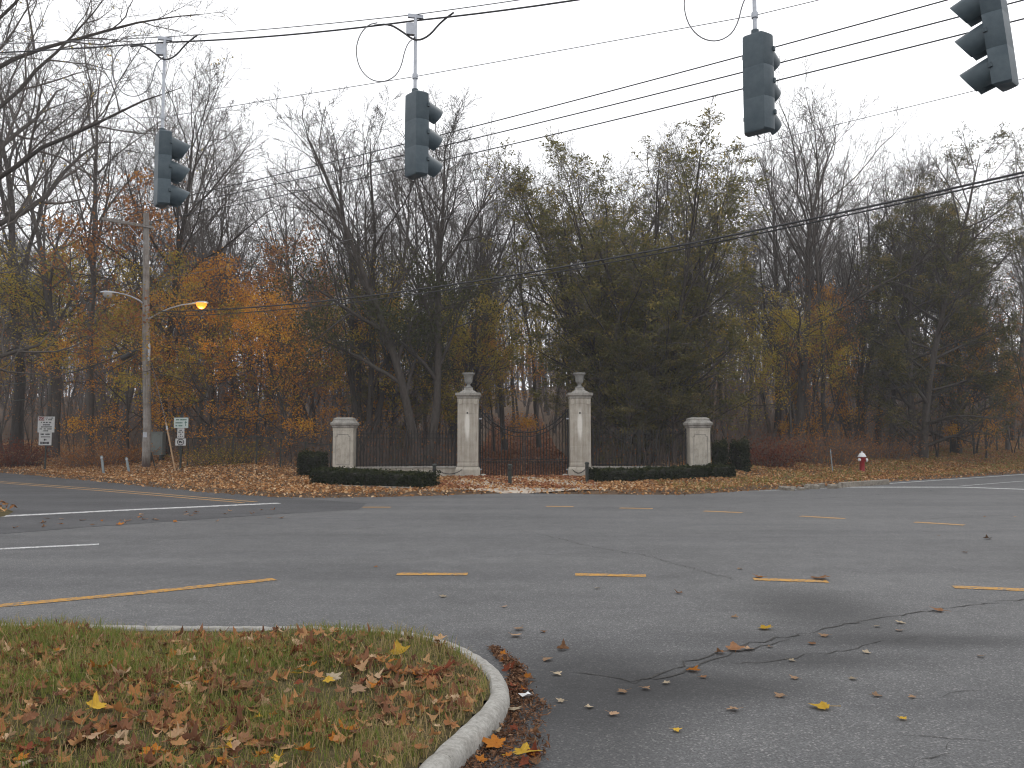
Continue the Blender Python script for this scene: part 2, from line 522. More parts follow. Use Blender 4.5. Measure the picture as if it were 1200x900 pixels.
# the older, darker side street on the left
A = gp(0, 632); 
side = [gp(-40, 628), gp(0, 626), gp(100, 618), gp(200, 611), gp(320, 603), gp(420, 597), gp(430, 590), gp(340, 583.5), gp(250, 577.5), gp(120, 564.5), gp(0, 553.5)]
side = [(p.x, p.y) for p in side] + [(-45, 58.3), (-52, 52), (-30, 30), (-20, 14.5)]
sheet('side_street', side, 0.004, M['asphalt_old'])

EDGER = random.Random(17)
def stripe_mesh(pts, wd, mb, z):
    pts = [Vector((p[0], p[1], 0)) for p in pts]
    L, Rr = [], []
    for i, p in enumerate(pts):
        d = (pts[min(i + 1, len(pts) - 1)] - pts[max(i - 1, 0)]).normalized()
        nrm = Vector((-d.y, d.x, 0)) * wd / 2
        L.append(p + nrm * EDGER.uniform(.82, 1.06)); Rr.append(p - nrm * EDGER.uniform(.82, 1.06))
    vs = [(p.x, p.y, z) for p in L] + [(p.x, p.y, z) for p in Rr]
    n = len(pts)
    mb.add(vs, [(n + i, n + i + 1, i + 1, i) for i in range(n - 1)])
def marking(name, pxs, wd, mat, z=.0042):
    mb = MB()
    P = [gp(*p) for p in pxs]
    Q = []
    for a, b in zip(P[:-1], P[1:]):
        nk = max(6, int((b - a).length / .05)); nk = min(nk, 160)
        for k in range(nk): Q.append(a.lerp(b, k / nk))
    Q.append(P[-1])
    stripe_mesh(Q, wd, mb, z)
    o = mb.build(name, mat); o['kind'] = 'structure'
    return o
marking('yellow_centre_line', [(-120, 723), (0, 710), (160, 695.5), (322, 679)], .17, M['yellow'])
for a, b in (((465, 673), (548, 673)), ((674, 673.5), (757, 675)), ((883, 679), (970, 681.5)), ((1117, 688), (1212, 692))):
    marking('yellow_dash', [a, b], .175, M['yellow'])
for a, b in (((425, 594.5), (458, 594.5)), ((640, 593.5), (672, 594)), ((726, 595.5), (765, 596.2)), ((825, 599), (870, 601)), ((938, 605), (990, 608)), ((1072, 612), (1130, 615.5))):
    marking('faded_yellow_dash', [a, b], .22, M['yellow_faded'])
marking('white_lane_line', [(-140, 651), (0, 643.5), (116, 638)], .18, M['white'])
marking('white_stop_line', [(-60, 609), (0, 605.5), (160, 597.5), (327, 590)], .34, M['white'], .0082)
marking('double_yellow_line', [(-120, 555.5), (0, 564.5), (140, 575), (300, 588.5)], .14, M['yellow_faded'], .0082)
marking('double_yellow_line', [(-125, 556.5), (0, 566), (132, 576.5), (285, 589.5)], .14, M['yellow_faded'], .0082)
marking('white_stop_line', [(985, 571), (1126, 571), (1200, 573.5), (1300, 577)], .42, M['white'])
marking('white_edge_line', [(888, 575.5), (940, 573.5), (985, 571.4)], .14, M['white_faded'])
marking('white_edge_line', [(1030, 567.5), (1120, 561.5), (1200, 556), (1330, 546.5)], .16, M['white'])
marking('white_lane_line', [(1126, 569.5), (1200, 563.8), (1330, 554)], .16, M['white_faded'])

# cracks and seams
def crack(pxs, wd, seed, z=.0036):
    rng = random.Random(seed)
    P = [gp(*p) for p in pxs]
    pts = []
    for a, b in zip(P[:-1], P[1:]):
        n = max(3, int((b - a).length / .09))
        for k in range(n):
            q = a.lerp(b, k / n)
            j = .045
            pts.append((q.x + rng.uniform(-j, j), q.y + rng.uniform(-j, j)))
    mb = MB()
    n = len(pts)
    L, Rr = [], []
    for i, p in enumerate(pts):
        d = Vector((pts[min(i + 1, n - 1)][0] - pts[max(i - 1, 0)][0], pts[min(i + 1, n - 1)][1] - pts[max(i - 1, 0)][1]))
        d = d.normalized() if d.length > 1e-6 else Vector((1, 0))
        ww = wd * CW * rng.uniform(.15, 1.0) / 2 * (min(1, i / 3, (n - 1 - i) / 3) + .05)
        L.append((p[0] - d.y * ww, p[1] + d.x * ww, z)); Rr.append((p[0] + d.y * ww, p[1] - d.x * ww, z))
    mb.add(L + Rr, [(n + i, n + i + 1, i + 1, i) for i in range(n - 1)])
    o = mb.build('road_crack', M['crack']); o['kind'] = 'structure'
CW = .45
crack([(1230, 698), (1100, 714), (1010, 728), (940, 743), (890, 752), (840, 764), (800, 780), (760, 795), (715, 803)], .055, 1)
crack([(930, 748), (880, 760), (835, 772), (800, 789), (740, 800), (690, 792), (650, 786)], .04, 2)
crack([(835, 775), (880, 778), (930, 770), (1000, 760), (1090, 742)], .022, 3)
crack([(600, 620), (640, 628), (690, 640), (760, 652), (870, 682)], .03, 4)
crack([(830, 640), (700, 648), (600, 652), (545, 655)], .018, 5)
crack([(1200, 868), (1120, 868), (1060, 862), (1010, 858)], .016, 6)
crack([(1180, 805), (1120, 812), (1085, 822)], .014, 7)
crack([(1125, 872), (1110, 880), (1085, 893), (1060, 905)], .016, 8)
crack([(830, 705), (930, 708), (1010, 704)], .016, 9)
crack([(900, 656), (955, 659)], .03, 10)
crack([(115, 638.5), (220, 631), (340, 625), (470, 616)], .035, 11)
crack([(860, 590), (960, 584.5), (1040, 579), (1115, 573)], .07, 12)
crack([(1060, 610), (1130, 606), (1200, 603)], .04, 13)
crack([(0, 682), (140, 662), (330, 668), (480, 655), (545, 652)], .012, 14)

# ------------------------------------------------------------------ corner island: kerb, lawn, grass, leaves
KERB = [(-9, 6.5), (-6.5, 6.45), (-4, 6.38), (-2.5, 6.27), (-1.81, 6.28), (-1.29, 6.25), (-.82, 6.12), (-.54, 5.92), (-.31, 5.6), (-.15, 5.22), (-.085, 4.92), (-.08, 4.65), (-.12, 4.42), (-.195, 4.18), (-.285, 3.91), (-.36, 3.67), (-.46, 3.3), (-.6, 2.8), (-.8, 2.1), (-1.0, 1.3), (-1.2, .4)]
def smooth_path(P, it=2):
    for _ in range(it):
        Q = [P[0]]
        for a, b in zip(P[:-1], P[1:]):
            Q += [(a[0] * .75 + b[0] * .25, a[1] * .75 + b[1] * .25), (a[0] * .25 + b[0] * .75, a[1] * .25 + b[1] * .75)]
        Q.append(P[-1]); P = Q
    return P
KP = smooth_path(KERB, 2)
def kerb_seg(pts, seed):
    rng = random.Random(seed)
    mb = MB()
    prof = [(.072, -.03), (.071, .03), (.067, .07), (.05, .094), (.025, .106), (-.02, .11), (-.05, .106), (-.066, .092), (-.07, -.03)]
    vs = []
    n = len(pts)
    for i, p in enumerate(pts):
        a, b = pts[max(i - 1, 0)], pts[min(i + 1, n - 1)]
        d = Vector((b[0] - a[0], b[1] - a[1])).normalized()
        out = Vector((-d.y, d.x))
        e = 1.0 if 0 < i < n - 1 else .94
        for o, z in prof:
            o = o * .8 + .012
            jo, jz = rng.uniform(-.0025, .0025), rng.uniform(-.003, .002)
            vs.append((p[0] + out.x * (o * e + jo), p[1] + out.y * (o * e + jo), z * e + (jz if z > 0 else 0)))
    k = len(prof)
    fs = [(i * k + j, i * k + j + 1, (i + 1) * k + j + 1, (i + 1) * k + j) for i in range(n - 1) for j in range(k - 1)]
    fs += [tuple(range(k)), tuple(range((n - 1) * k + k - 1, (n - 1) * k - 1, -1))]
    mb.add(vs, fs)
    return mb
# resample the kerb line evenly
def resample(P, step):
    out = [P[0]]; acc = 0
    for a, b in zip(P[:-1], P[1:]):
        d = math.dist(a, b); 
        while acc + d >= step:
            t = (step - acc) / d
            a = (a[0] + (b[0] - a[0]) * t, a[1] + (b[1] - a[1]) * t)
            out.append(a); d = math.dist(a, b); acc = 0
        acc += d
    return out
KR = resample(KP, .06)
kerb = bpy.data.objects.new('island_kerb', None); COL.objects.link(kerb)
tag(kerb, kind='structure')
SEG = 30
for s in range(0, len(KR) - 2, SEG):
    seg = KR[s:s + SEG + 1]
    if len(seg) < 3: continue
    kerb_seg(seg, s).build('kerb_stone', M['kerb'], kerb, smooth=True)
ISL = [(p[0], p[1]) for p in KR]
ISLP = ISL + [(-9, .4)]
def inside(poly, x, y):
    x = np.asarray(x); y = np.asarray(y)
    r = np.zeros(x.shape, bool)
    n = len(poly)
    for i in range(n):
        (x1, y1), (x2, y2) = poly[i], poly[(i + 1) % n]
        if y1 == y2: continue
        c = ((y1 > y) != (y2 > y)) & (x < (x2 - x1) * (y - y1) / (y2 - y1) + x1)
        r ^= c
    return r
def kdist(x, y):
    K = np.array(KR)
    d = np.full(len(x), 9.0)
    for i in range(0, len(x), 4000):
        dd = np.hypot(x[i:i + 4000, None] - K[None, ::2, 0], y[i:i + 4000, None] - K[None, ::2, 1])
        d[i:i + 4000] = dd.min(1)
    return d
def lawn_z(x, y):
    return .105 + .03 * np.sin(x * 2.1 + .4) * np.sin(y * 1.7) + .012 * np.sin(x * 7 + y * 5)
# lawn surface as a grid clipped to the island
rs = np.random.RandomState(5)
lx, ly = np.meshgrid(np.linspace(-9, .05, 180), np.linspace(.4, 6.5, 130))
ins = inside(ISLP, lx, ly)
kd = kdist(lx.ravel(), ly.ravel()).reshape(lx.shape)
lz = lawn_z(lx, ly) * np.clip(kd / .25, 0, 1) ** .5 + (1 - np.clip(kd / .25, 0, 1) ** .5) * .085
li = np.arange(lx.size).reshape(lx.shape)
ok = ins[:-1, :-1] & ins[:-1, 1:] & ins[1:, 1:] & ins[1:, :-1]
q = np.stack([li[:-1, :-1], li[:-1, 1:], li[1:, 1:], li[1:, :-1]], -1)[ok]
used = np.unique(q); mp_ = np.zeros(lx.size, int); mp_[used] = np.arange(len(used))
lawn = link('island_lawn', mesh_np('island_lawn', np.stack([lx, ly, lz], -1).reshape(-1, 3)[used], mp_[q], smooth=True), M['lawn'])
tag(lawn, kind='structure')

def blades(x, y, z, h, wd, seed, lean=.5):
    rs = np.random.RandomState(seed)
    n = len(x)
    a = rs.uniform(0, 2 * np.pi, n); b = rs.uniform(0, 2 * np.pi, n)
    ln = rs.uniform(.1, lean * 1.6, n) * h
    dx, dy = np.cos(a) * wd / 2, np.sin(a) * wd / 2
    lxx, lyy = np.cos(b) * ln, np.sin(b) * ln
    V = np.zeros((n, 5, 3))
    V[:, 0] = np.stack([x - dx, y - dy, z - .01], -1); V[:, 1] = np.stack([x + dx, y + dy, z - .01], -1)
    V[:, 2] = np.stack([x - dx * .7 + lxx * .35, y - dy * .7 + lyy * .35, z + h * .55], -1)
    V[:, 3] = np.stack([x + dx * .7 + lxx * .35, y + dy * .7 + lyy * .35, z + h * .55], -1)
    V[:, 4] = np.stack([x + lxx, y + lyy, z + h * np.clip(1 - ln / h * .4, .4, 1)], -1)
    base = np.arange(n)[:, None] * 5
    return V.reshape(-1, 3), base + np.array([[0, 1, 3, 2]]), base + np.array([[2, 3, 4]])
N = 150000
x = rs.uniform(-6.2, 0, N); y = 2.3 + (6.45 - 2.3) * rs.uniform(0, 1, N)
k = inside(ISLP, x, y); x, y = x[k], y[k]
d = kdist(x, y)
patch = .5 + .5 * np.sin(x * 2.3 + np.sin(y * 3.1) * 1.4) * np.sin(y * 2.9 + np.cos(x * 1.7))
right = sstep((x + 1.3) / 1.1)
keep = (rs.uniform(0, 1, len(x)) < .3 + .7 * patch - .12 * right) & (d > .062)
x, y, d, patch, right = x[keep], y[keep], d[keep], patch[keep], right[keep]
h = rs.gamma(3.2, .019, len(x)).clip(.02, .15) * (.6 + .75 * patch) * np.where((y > 6.0) & (x > -2.7), .55, 1) * (1 - .3 * right)
V, Q, T = blades(x, y, lawn_z(x, y), h, rs.uniform(.003, .006, len(x)), 3, .7)
tint = np.clip(rs.normal(.46, .26, len(x)) + .25 * (patch - .5) - .28 * right, 0, 1)
M['grass'] = m_leaf('lawn_grass', [(0, (.42, .31, .17)), (.25, (.34, .27, .12)), (.45, (.23, .225, .065)), (.72, (.14, .19, .042)), (1, (.18, .24, .055))], .38)
gr = link('grass', mesh_np('grass', V, Q, T, np.repeat(tint, 5)), M['grass'])
tag(gr, 'patchy green and straw grass covering the corner island', 'grass', kind='stuff')

# leaves -----------------------------------------------------------
def maple_outline(rng, lobes=5):
    pts = []
    # stalk end at angle -90; tips fan out
    tips = [(-150, .55), (-200 + 5, .0)]
    ang = [-62, -18, 30, 90, 150, 198, 242]
    tip = [.52, .78, .95, 1.08, .95, .78, .52]
    if lobes == 3: ang, tip = [-40, 25, 90, 155, 220], [.5, .85, 1.05, .85, .5]
    out = [(0, -.28)]
    for i, (a, r) in enumerate(zip(ang, tip)):
        r *= rng.uniform(.85, 1.1); a += rng.uniform(-6, 6)
        def P(aa, rr): return (rr * math.cos(R(aa)), rr * math.sin(R(aa)))
        out += [P(a - 17, r * .66), P(a - 12, r * .82), P(a - 8, r * .80), P(a, r * .97), P(a + 8, r * .80), P(a + 12, r * .82), P(a + 17, r * .66)]
        if i < len(ang) - 1: out.append(P((a + ang[i + 1]) / 2, .50 + .1 * rng.random()))
    return out
def maple_mesh(seed, curl, lobes=5):
    rng = random.Random(seed)
    o = maple_outline(rng, lobes)
    ax = rng.uniform(0, 6.28); c1, c2 = math.cos(ax), math.sin(ax)
    ph = rng.uniform(0, 6.28)
    def Z(x, y):
        r = math.hypot(x, y)
        u = x * c1 + y * c2
        return curl * (.55 * u * u + .22 * r * r * math.sin(2.5 * math.atan2(y, x) + ph)) + .05
    vs = [(0, 0, Z(0, 0) + .02)]
    n = len(o)
    for (x, y) in o: vs.append((x * .5, y * .5, Z(x * .5, y * .5) + .03 * math.sin(5 * math.atan2(y, x) + ph)))
    for (x, y) in o: vs.append((x, y, Z(x, y)))
    fs = [(0, 1 + i, 1 + (i + 1) % n) for i in range(n)] + [(1 + i, 1 + n + i, 1 + n + (i + 1) % n, 1 + (i + 1) % n) for i in range(n)]
    b = len(vs)
    s0 = (0, -.28); e = (rng.uniform(-.25, .25), -1.0)
    for (x, y), ww in ((s0, .022), (e, .016)):
        zz = min(Z(x, y), Z(0, -.28) + .08); vs += [(x - ww, y, zz + .01), (x + ww, y, zz + .01), (x, y, zz + .045)]
    fs += [(b, b + 1, b + 4, b + 3), (b + 1, b + 2, b + 5, b + 4), (b + 2, b, b + 3, b + 5)]
    me = bpy.data.meshes.new('maple_leaf')
    me.from_pydata(vs, [], fs); me.update()
    me.polygons.foreach_set('use_smooth', np.ones(len(fs), bool))
    return me
def m_fallen(name, a, b):
    t = NT(name)
    co_ = t.coord()
    oi = t.n('ShaderNodeObjectInfo')
    f = t.noise(co_, 2.5, 5, .7)
    c = t.ramp(f, [(.3, a), (.7, b)])
    k = t.math('MULTIPLY_ADD', oi.outputs['Random'], .55); t.t.nodes[-1].inputs[2].default_value = .72
    c = t.mix(1.0, c, k, 'MULTIPLY')
    # veins
    sep = t.n('ShaderNodeSeparateXYZ'); t.l(co_, sep.inputs[0])
    an = t.math('ARCTAN2', sep.outputs[1], sep.outputs[0])
    vn = t.math('ABSOLUTE', t.math('SINE', t.math('MULTIPLY', an, 3.6)))
    c = t.mix(1.0, c, t.ramp(vn, [(0, (1.3, 1.25, 1.15)), (.13, (1, 1, 1))]), 'MULTIPLY')
    d = t.n('ShaderNodeBsdfDiffuse'); t.l(c, d.inputs['Color'])
    tr = t.n('ShaderNodeBsdfTranslucent'); t.l(c, tr.inputs['Color'])
    ms = t.n('ShaderNodeMixShader'); ms.inputs[0].default_value = .2
    t.l(d.outputs[0], ms.inputs[1]); t.l(tr.outputs[0], ms.inputs[2]); t.l(ms.outputs[0], t.o.inputs['Surface'])
    t.t.nodes.remove(t.b)
    return t.m
LM = {'brown': m_fallen('brown_leaf', (.17, .085, .045), (.27, .15, .085)),
      'tan': m_fallen('tan_leaf', (.27, .165, .1), (.38, .26, .17)),
      'orange': m_fallen('orange_leaf', (.32, .11, .025), (.42, .17, .035)),
      'yellow': m_fallen('yellow_leaf', (.42, .25, .035), (.52, .34, .06)),
      'red': m_fallen('red_leaf', (.14, .042, .028), (.24, .075, .04)),
      'pale': m_fallen('pale_leaf', (.29, .235, .165), (.4, .33, .24)),
      'dark': m_fallen('dark_leaf', (.07, .045, .032), (.12, .08, .055))}
LEAF = {}
def leaf_me(col, var, curly):
    key = (col, var, curly)
    if key not in LEAF:
        me = maple_mesh(var * 7 + (50 if curly else 0), (1.3 if curly else .42), 3 if var == 3 else 5)
        me.materials.append(LM[col])
        LEAF[key] = me
    return LEAF[key]
rng = random.Random(11)
def leaf(x, y, z, size, col, label, group, rx=0, ry=0, curly=False, rz=None):
    o = link('fallen_leaf', leaf_me(col, rng.randrange(4), curly))
    o.location = (x, y, z); o.scale = (size / 2,) * 3
    o.rotation_euler = (rx, ry, rng.uniform(0, 6.28) if rz is None else rz)
    return tag(o, label, 'leaf', group)
ROADLEAF = 'maple leaves scattered on the asphalt'
one = [  # px, py, width px, colour, label
    (609, 738, 15, 'tan', 'tan maple leaf on the asphalt, upper one of the pair off the kerb bend'),
    (603, 746, 17, 'tan', 'light tan maple leaf on the asphalt, lower one of the pair off the kerb bend'),
    (660, 762, 15, 'brown', 'curled brown leaf on the asphalt a step out from the kerb bend'),
    (641, 774, 14, 'tan', 'tan lobed leaf on the dark stained asphalt near the kerb'),
    (652, 791, 13, 'pale', 'pale spread leaf on the dark stained asphalt below the tan one'),
    (658, 823, 11, 'pale', 'pale oval leaf on asphalt beside the white litter scrap'),
    (731, 812, 15, 'tan', 'tan leaf left of the two lying just under the main crack'),
    (756, 808, 12, 'tan', 'small tan leaf right of the two lying just under the main crack'),
    (717, 838, 15, 'tan', 'tan maple leaf alone on asphalt under the forked crack end'),
    (792, 857, 12, 'yellow', 'small ochre leaf on the open asphalt near the bottom of the photo'),
    (781, 802, 10, 'pale', 'small white-looking oval leaf beside the main crack'),
    (811, 787, 17, 'orange', 'bright orange leaf lying at the main crack below the clump'),
    (845, 766, 13, 'brown', 'brown leaf at the left end of the clump lodged in the crack'),
    (862, 763, 26, 'brown', 'crumpled brown leaf in the middle of the clump lodged in the crack'),
    (876, 762, 15, 'tan', 'tan leaf at the right end of the clump lodged in the crack'),
    (897, 738, 18, 'yellow', 'golden tan leaf on asphalt above the clump in the crack'),
    (861, 833, 16, 'tan', 'tan leaf curled up on asphalt left of the big yellow maple leaf'),
    (967, 831, 27, 'yellow', 'big yellow maple leaf flat on the open asphalt'),
    (1058, 844, 12, 'yellow', 'small yellow leaf on asphalt right of the big yellow maple leaf'),
    (1102, 717, 19, 'brown', 'reddish brown leaf on asphalt touching the far end of the main crack'),
    (960, 679, 22, 'brown', 'brown curled leaf lying on the yellow dash'),
    (890, 677, 13, 'orange', 'ochre leaf at the left end of a yellow dash'),
    (796, 696, 10, 'brown', 'small brown leaf on asphalt below the two yellow dashes'),
    (1157, 632, 10, 'dark', 'dark clump of leaf on the far lane at right'),
]
for px, py, wpx, c, lab in one:
    p = gp(px, py)
    s = wpx / F * p.y * 1.3
    cur = c in ('brown', 'dark') and wpx < 18
    leaf(p.x, p.y, .008 + s * .02, s, c, lab, ROADLEAF, rng.uniform(-.12, .12), rng.uniform(-.12, .12), cur)
for px, py in ((636, 741), (823, 795), (902, 759), (927, 775), (932, 796), (952, 755), (967, 746), (1026, 816), (1070, 818), (1000, 797), (1015, 766), (1055, 740), (1027, 735), (1056, 731), (860, 724), (915, 817), (1154, 606), (867, 667), (1100, 628), (1190, 606), (700, 690), (590, 712), (520, 700), (440, 665), (690, 830), (1150, 770), (1130, 648)):
    p = gp(px, py)
    leaf(p.x, p.y, .008, rng.uniform(.06, .11), rng.choice(['tan', 'pale', 'brown', 'tan']), 'small dull leaf lying singly on the open asphalt', ROADLEAF, rng.uniform(-.15, .15), rng.uniform(-.15, .15))
# leaves on the lane by the left stop line
for i in range(34):
    px, py = rng.uniform(10, 330), 0
    py = 606 - (px / 325) * 14 + rng.uniform(4, 17)
    p = gp(px, py)
    leaf(p.x, p.y, .012, rng.uniform(.1, .17), rng.choice(['tan', 'brown', 'orange', 'brown']), 'brown leaf strewn on the dark side street beside the stop line', 'leaves by the left stop line', rng.uniform(-.2, .2), rng.uniform(-.2, .2), rng.random() < .5)
# leaves in the island grass: a few singled out, the rest alike by colour
def island_leaf(px, py, wpx, c, lab, curly=None, tilt=.35):
    p = gp(px, py, .14)
    z = float(lawn_z(p.x, p.y)) + .03
    leaf(p.x, p.y, z, wpx / F * p.y, c, lab, 'leaves lying in the island grass', rng.uniform(-tilt, tilt), rng.uniform(-tilt, tilt), rng.random() < .65 if curly is None else curly)
for px, py, wpx, c, lab in ((470, 763, 36, 'yellow', 'bright yellow leaf in the grass just inside the kerb bend'),
    (118, 790, 38, 'orange', 'orange leaf in the grass at mid left of the island'),
    (112, 833, 32, 'yellow', 'yellow leaf in the grass at lower left of the island'),
    (105, 862, 44, 'tan', 'pale tan crumpled maple leaf in the grass near the bottom left'),
    (405, 852, 36, 'orange', 'orange red leaf on the grass toward the kerb'),
    (355, 877, 38, 'orange', 'dark orange leaf on the grass at the bottom of the photo'),
    (262, 893, 34, 'orange', 'orange leaf in the island grass at the bottom of the photo, leftmost there'),
    (345, 762, 34, 'red', 'red brown leaf in the grass near the far kerb'),
    (290, 803, 36, 'brown', 'brown leaf on short grass in the middle of the island'),
    (500, 790, 44, 'red', 'large red brown leaf in the heap inside the kerb bend'),
    (520, 780, 34, 'red', 'red brown folded leaf in the heap inside the kerb bend')):
    island_leaf(px, py, wpx, c, lab, None)
LABC = {'brown': 'dull brown crumpled maple leaf in the island grass', 'tan': 'dry tan maple leaf lying in the island grass', 'orange': 'orange maple leaf lying in the island grass', 'red': 'dark red brown maple leaf in the island grass', 'yellow': 'small yellow leaf lying in the island grass', 'pale': 'bleached pale leaf lying in the island grass', 'dark': 'dark rotting leaf in the island grass'}
cl = [(30, 745), (90, 750), (190, 770), (220, 800), (140, 820), (330, 790), (300, 830), (420, 790), (450, 780), (510, 790), (40, 880), (280, 850), (290, 870), (380, 870), (250, 790), (200, 830), (20, 790), (60, 760), (350, 770)]
cnt = 0
while cnt < 130:
    if rng.random() < .6:
        cx, cy = rng.choice(cl); px, py = rng.gauss(cx, 22), rng.gauss(cy, 10)
    else: px, py = rng.uniform(-60, 570), rng.uniform(740, 915)
    if py < 738: continue
    p = gp(px, py, .14)
    if not inside(ISLP, np.array([p.x]), np.array([p.y]))[0] or kdist(np.array([p.x]), np.array([p.y]))[0] < (.28 if p.y > 5.85 else .13): continue
    c = rng.choices(['brown', 'tan', 'orange', 'red', 'yellow', 'pale', 'dark'], [46, 20, 13, 14, 3, 1, 6])[0]
    wh = ('close inside the far kerb' if py < 768 else 'amid the island' if py < 835 else 'toward the bottom edge')
    wv = ('at the left margin' if px < 120 else 'below the yellow centre line' if px < 330 else 'toward the kerb bend')
    cu_ = rng.random() < .65
    island_leaf(px, py, rng.uniform(.06, .135) * F / p.y, c, LABC[c].split(' in the ')[0].split(' lying')[0].replace('crumpled ', '') + (' curled up ' if cu_ else ' lying flat ') + wh + ', ' + wv, cu_, .38)
    cnt += 1
# gutter outside the kerb: leaves and litter
for px, py, wpx, c, lab in ((612, 890, 48, 'yellow', 'large golden maple leaf in the gutter at the bottom of the photo'),
    (582, 880, 40, 'orange', 'orange brown maple leaf beside the kerb foot at the bottom'),
    (602, 838, 22, 'pale', 'pale narrow leaf in the gutter litter beside the kerb')):
    p = gp(px, py)
    leaf(p.x, p.y, .03, wpx / F * p.y, c, lab, 'leaves in the gutter', .1, -.1, False)
for i in range(52):
    t = rng.random()
    py = 765 + t * 140
    xl = np.interp(py, [765, 790, 812, 850, 900], [580, 597, 597, 572, 520]); xr = np.interp(py, [765, 790, 830, 860, 900], [592, 615, 634, 632, 618])
    px = xl + (xr - xl) * rng.random() ** 1.3 * 1.1 + rng.gauss(0, 4)
    p = gp(px, py)
    c = rng.choices(['brown', 'red', 'tan', 'orange', 'pale'], [45, 25, 15, 10, 3])[0]
    leaf(p.x, p.y, .015 + rng.uniform(0, .02), rng.uniform(.045, .11), c, {'brown': 'brown leaf in the litter heaped along the kerb foot', 'red': 'red brown leaf in the litter heaped along the kerb foot', 'tan': 'tan leaf in the litter heaped along the kerb foot', 'orange': 'orange leaf in the litter heaped along the kerb foot', 'pale': 'pale leaf in the litter heaped along the kerb foot'}[c], 'leaves in the gutter', rng.uniform(-.5, .5), rng.uniform(-.5, .5), True)
p = gp(617, 821)
mb = MB(); rr = random.Random(4)
vs = [(0, 0, .03)] + [(.045 * math.cos(a) * rr.uniform(.6, 1.2), .03 * math.sin(a) * rr.uniform(.6, 1.2), rr.uniform(.004, .04)) for a in [k * 6.283 / 9 for k in range(9)]]
mb.add(vs, [(0, 1 + i, 1 + (i + 1) % 9) for i in range(9)] + [tuple(range(9, 0, -1))])
tag(mb.build('litter_scrap', M['paper'], None, (p.x, p.y, .012)), 'crumpled white paper scrap in the gutter leaves', 'litter')

def cards(C, size, seed, flat=0.0, asp=.6, kink=.18, direc=None):
    """many leaf shaped faces: one bent diamond each"""
    rs = np.random.RandomState(seed)
    n = len(C)
    nr = rs.normal(size=(n, 3)); 
    if flat: nr[:, 2] = np.abs(nr[:, 2]) + flat
    nr /= np.linalg.norm(nr, axis=1, keepdims=True)
    t = rs.normal(size=(n, 3)) if direc is None else direc + rs.normal(size=(n, 3)) * .25
    t -= nr * (t * nr).sum(1, keepdims=True); t /= np.linalg.norm(t, axis=1, keepdims=True) + 1e-9
    b = np.cross(nr, t)
    s = (size * np.ones(n) if np.isscalar(size) else size)[:, None] / 2
    V = np.stack([C + t * s, C + b * s * asp + nr * s * kink, C - t * s, C - b * s * asp + nr * s * kink], 1)
    return V.reshape(-1, 3), np.arange(n * 4).reshape(n, 4)

M['litter_gutter'] = m_leaf('gutter_leaf_litter', [(0, (.08, .045, .03)), (.4, (.19, .1, .06)), (.75, (.33, .2, .12)), (1, (.45, .34, .24))], .15)
# fine dead stuff in the gutter and short dry straw on the island
N = 4200
py = rs.uniform(760, 910, N)
xl = np.interp(py, [760, 790, 812, 850, 910], [578, 596, 596, 570, 510]); xr = np.interp(py, [760, 790, 830, 860, 910], [588, 612, 634, 630, 614])
px = xl + (xr - xl) * rs.beta(1.1, 1.9, N) * 1.25 + rs.normal(0, 2.5, N) + 4 * np.sin(py * .13)
P = np.array([gp(a, b) for a, b in zip(px, py)])
P[:, 2] = rs.uniform(.006, .025, N)
V, Q = cards(P, rs.uniform(.012, .045, N), 4, .8, .3)
tag(link('gutter_litter', mesh_np('gutter_litter', V, Q, attr=np.repeat(rs.beta(1.5, 3, N), 4)), M['litter_gutter']), 'fine brown leaf crumbs drifted along the kerb foot', 'litter', kind='stuff')
def merged_leaves(x, y, z, size, tint, seed, tilt=.35):
    rs = np.random.RandomState(seed)
    base = [maple_mesh(900 + i, 1.7 if i % 2 else .8, 3 if i == 3 else 5) for i in range(6)]
    VV, TT, QQ, AA, off = [], [], [], [], 0
    for i in range(6):
        k = np.arange(len(x)) % 6 == i
        me = base[i]; nv = len(me.vertices)
        v = np.zeros(nv * 3); me.vertices.foreach_get('co', v); v = v.reshape(-1, 3)
        tr = np.array([p.vertices[:] for p in me.polygons if len(p.vertices) == 3]); qd = np.array([p.vertices[:] for p in me.polygons if len(p.vertices) == 4])
        n = int(k.sum())
        a = rs.uniform(0, 6.28, n); b = rs.normal(0, tilt, n); c = rs.normal(0, tilt, n)
        ca, sa, cb, sb, cc, sc2 = np.cos(a), np.sin(a), np.cos(b), np.sin(b), np.cos(c), np.sin(c)
        Rm = np.einsum('nij,njk,nkl->nil', np.stack([np.stack([ca, -sa, 0 * a], -1), np.stack([sa, ca, 0 * a], -1), np.stack([0 * a, 0 * a, 1 + 0 * a], -1)], 1),
             np.stack([np.stack([1 + 0 * a, 0 * a, 0 * a], -1), np.stack([0 * a, cb, -sb], -1), np.stack([0 * a, sb, cb], -1)], 1),
             np.stack([np.stack([cc, 0 * a, sc2], -1), np.stack([0 * a, 1 + 0 * a, 0 * a], -1), np.stack([-sc2, 0 * a, cc], -1)], 1))
        V = np.einsum('nij,vj->nvi', Rm, v) * (size[k] / 2)[:, None, None] + np.stack([x, y, z], -1)[k][:, None, :]
        VV.append(V.reshape(-1, 3))
        o = off + np.arange(n)[:, None, None] * nv
        TT.append((o + tr[None]).reshape(-1, 3)); QQ.append((o + qd[None]).reshape(-1, 4)); AA.append(np.repeat(tint[k], nv)); off += n * nv
        bpy.data.meshes.remove(me)
    return np.concatenate(VV), np.concatenate(QQ), np.concatenate(TT), np.concatenate(AA)
N = 5400
x = rs.uniform(-5.2, 0, N); y = rs.uniform(2.7, 6.4, N)
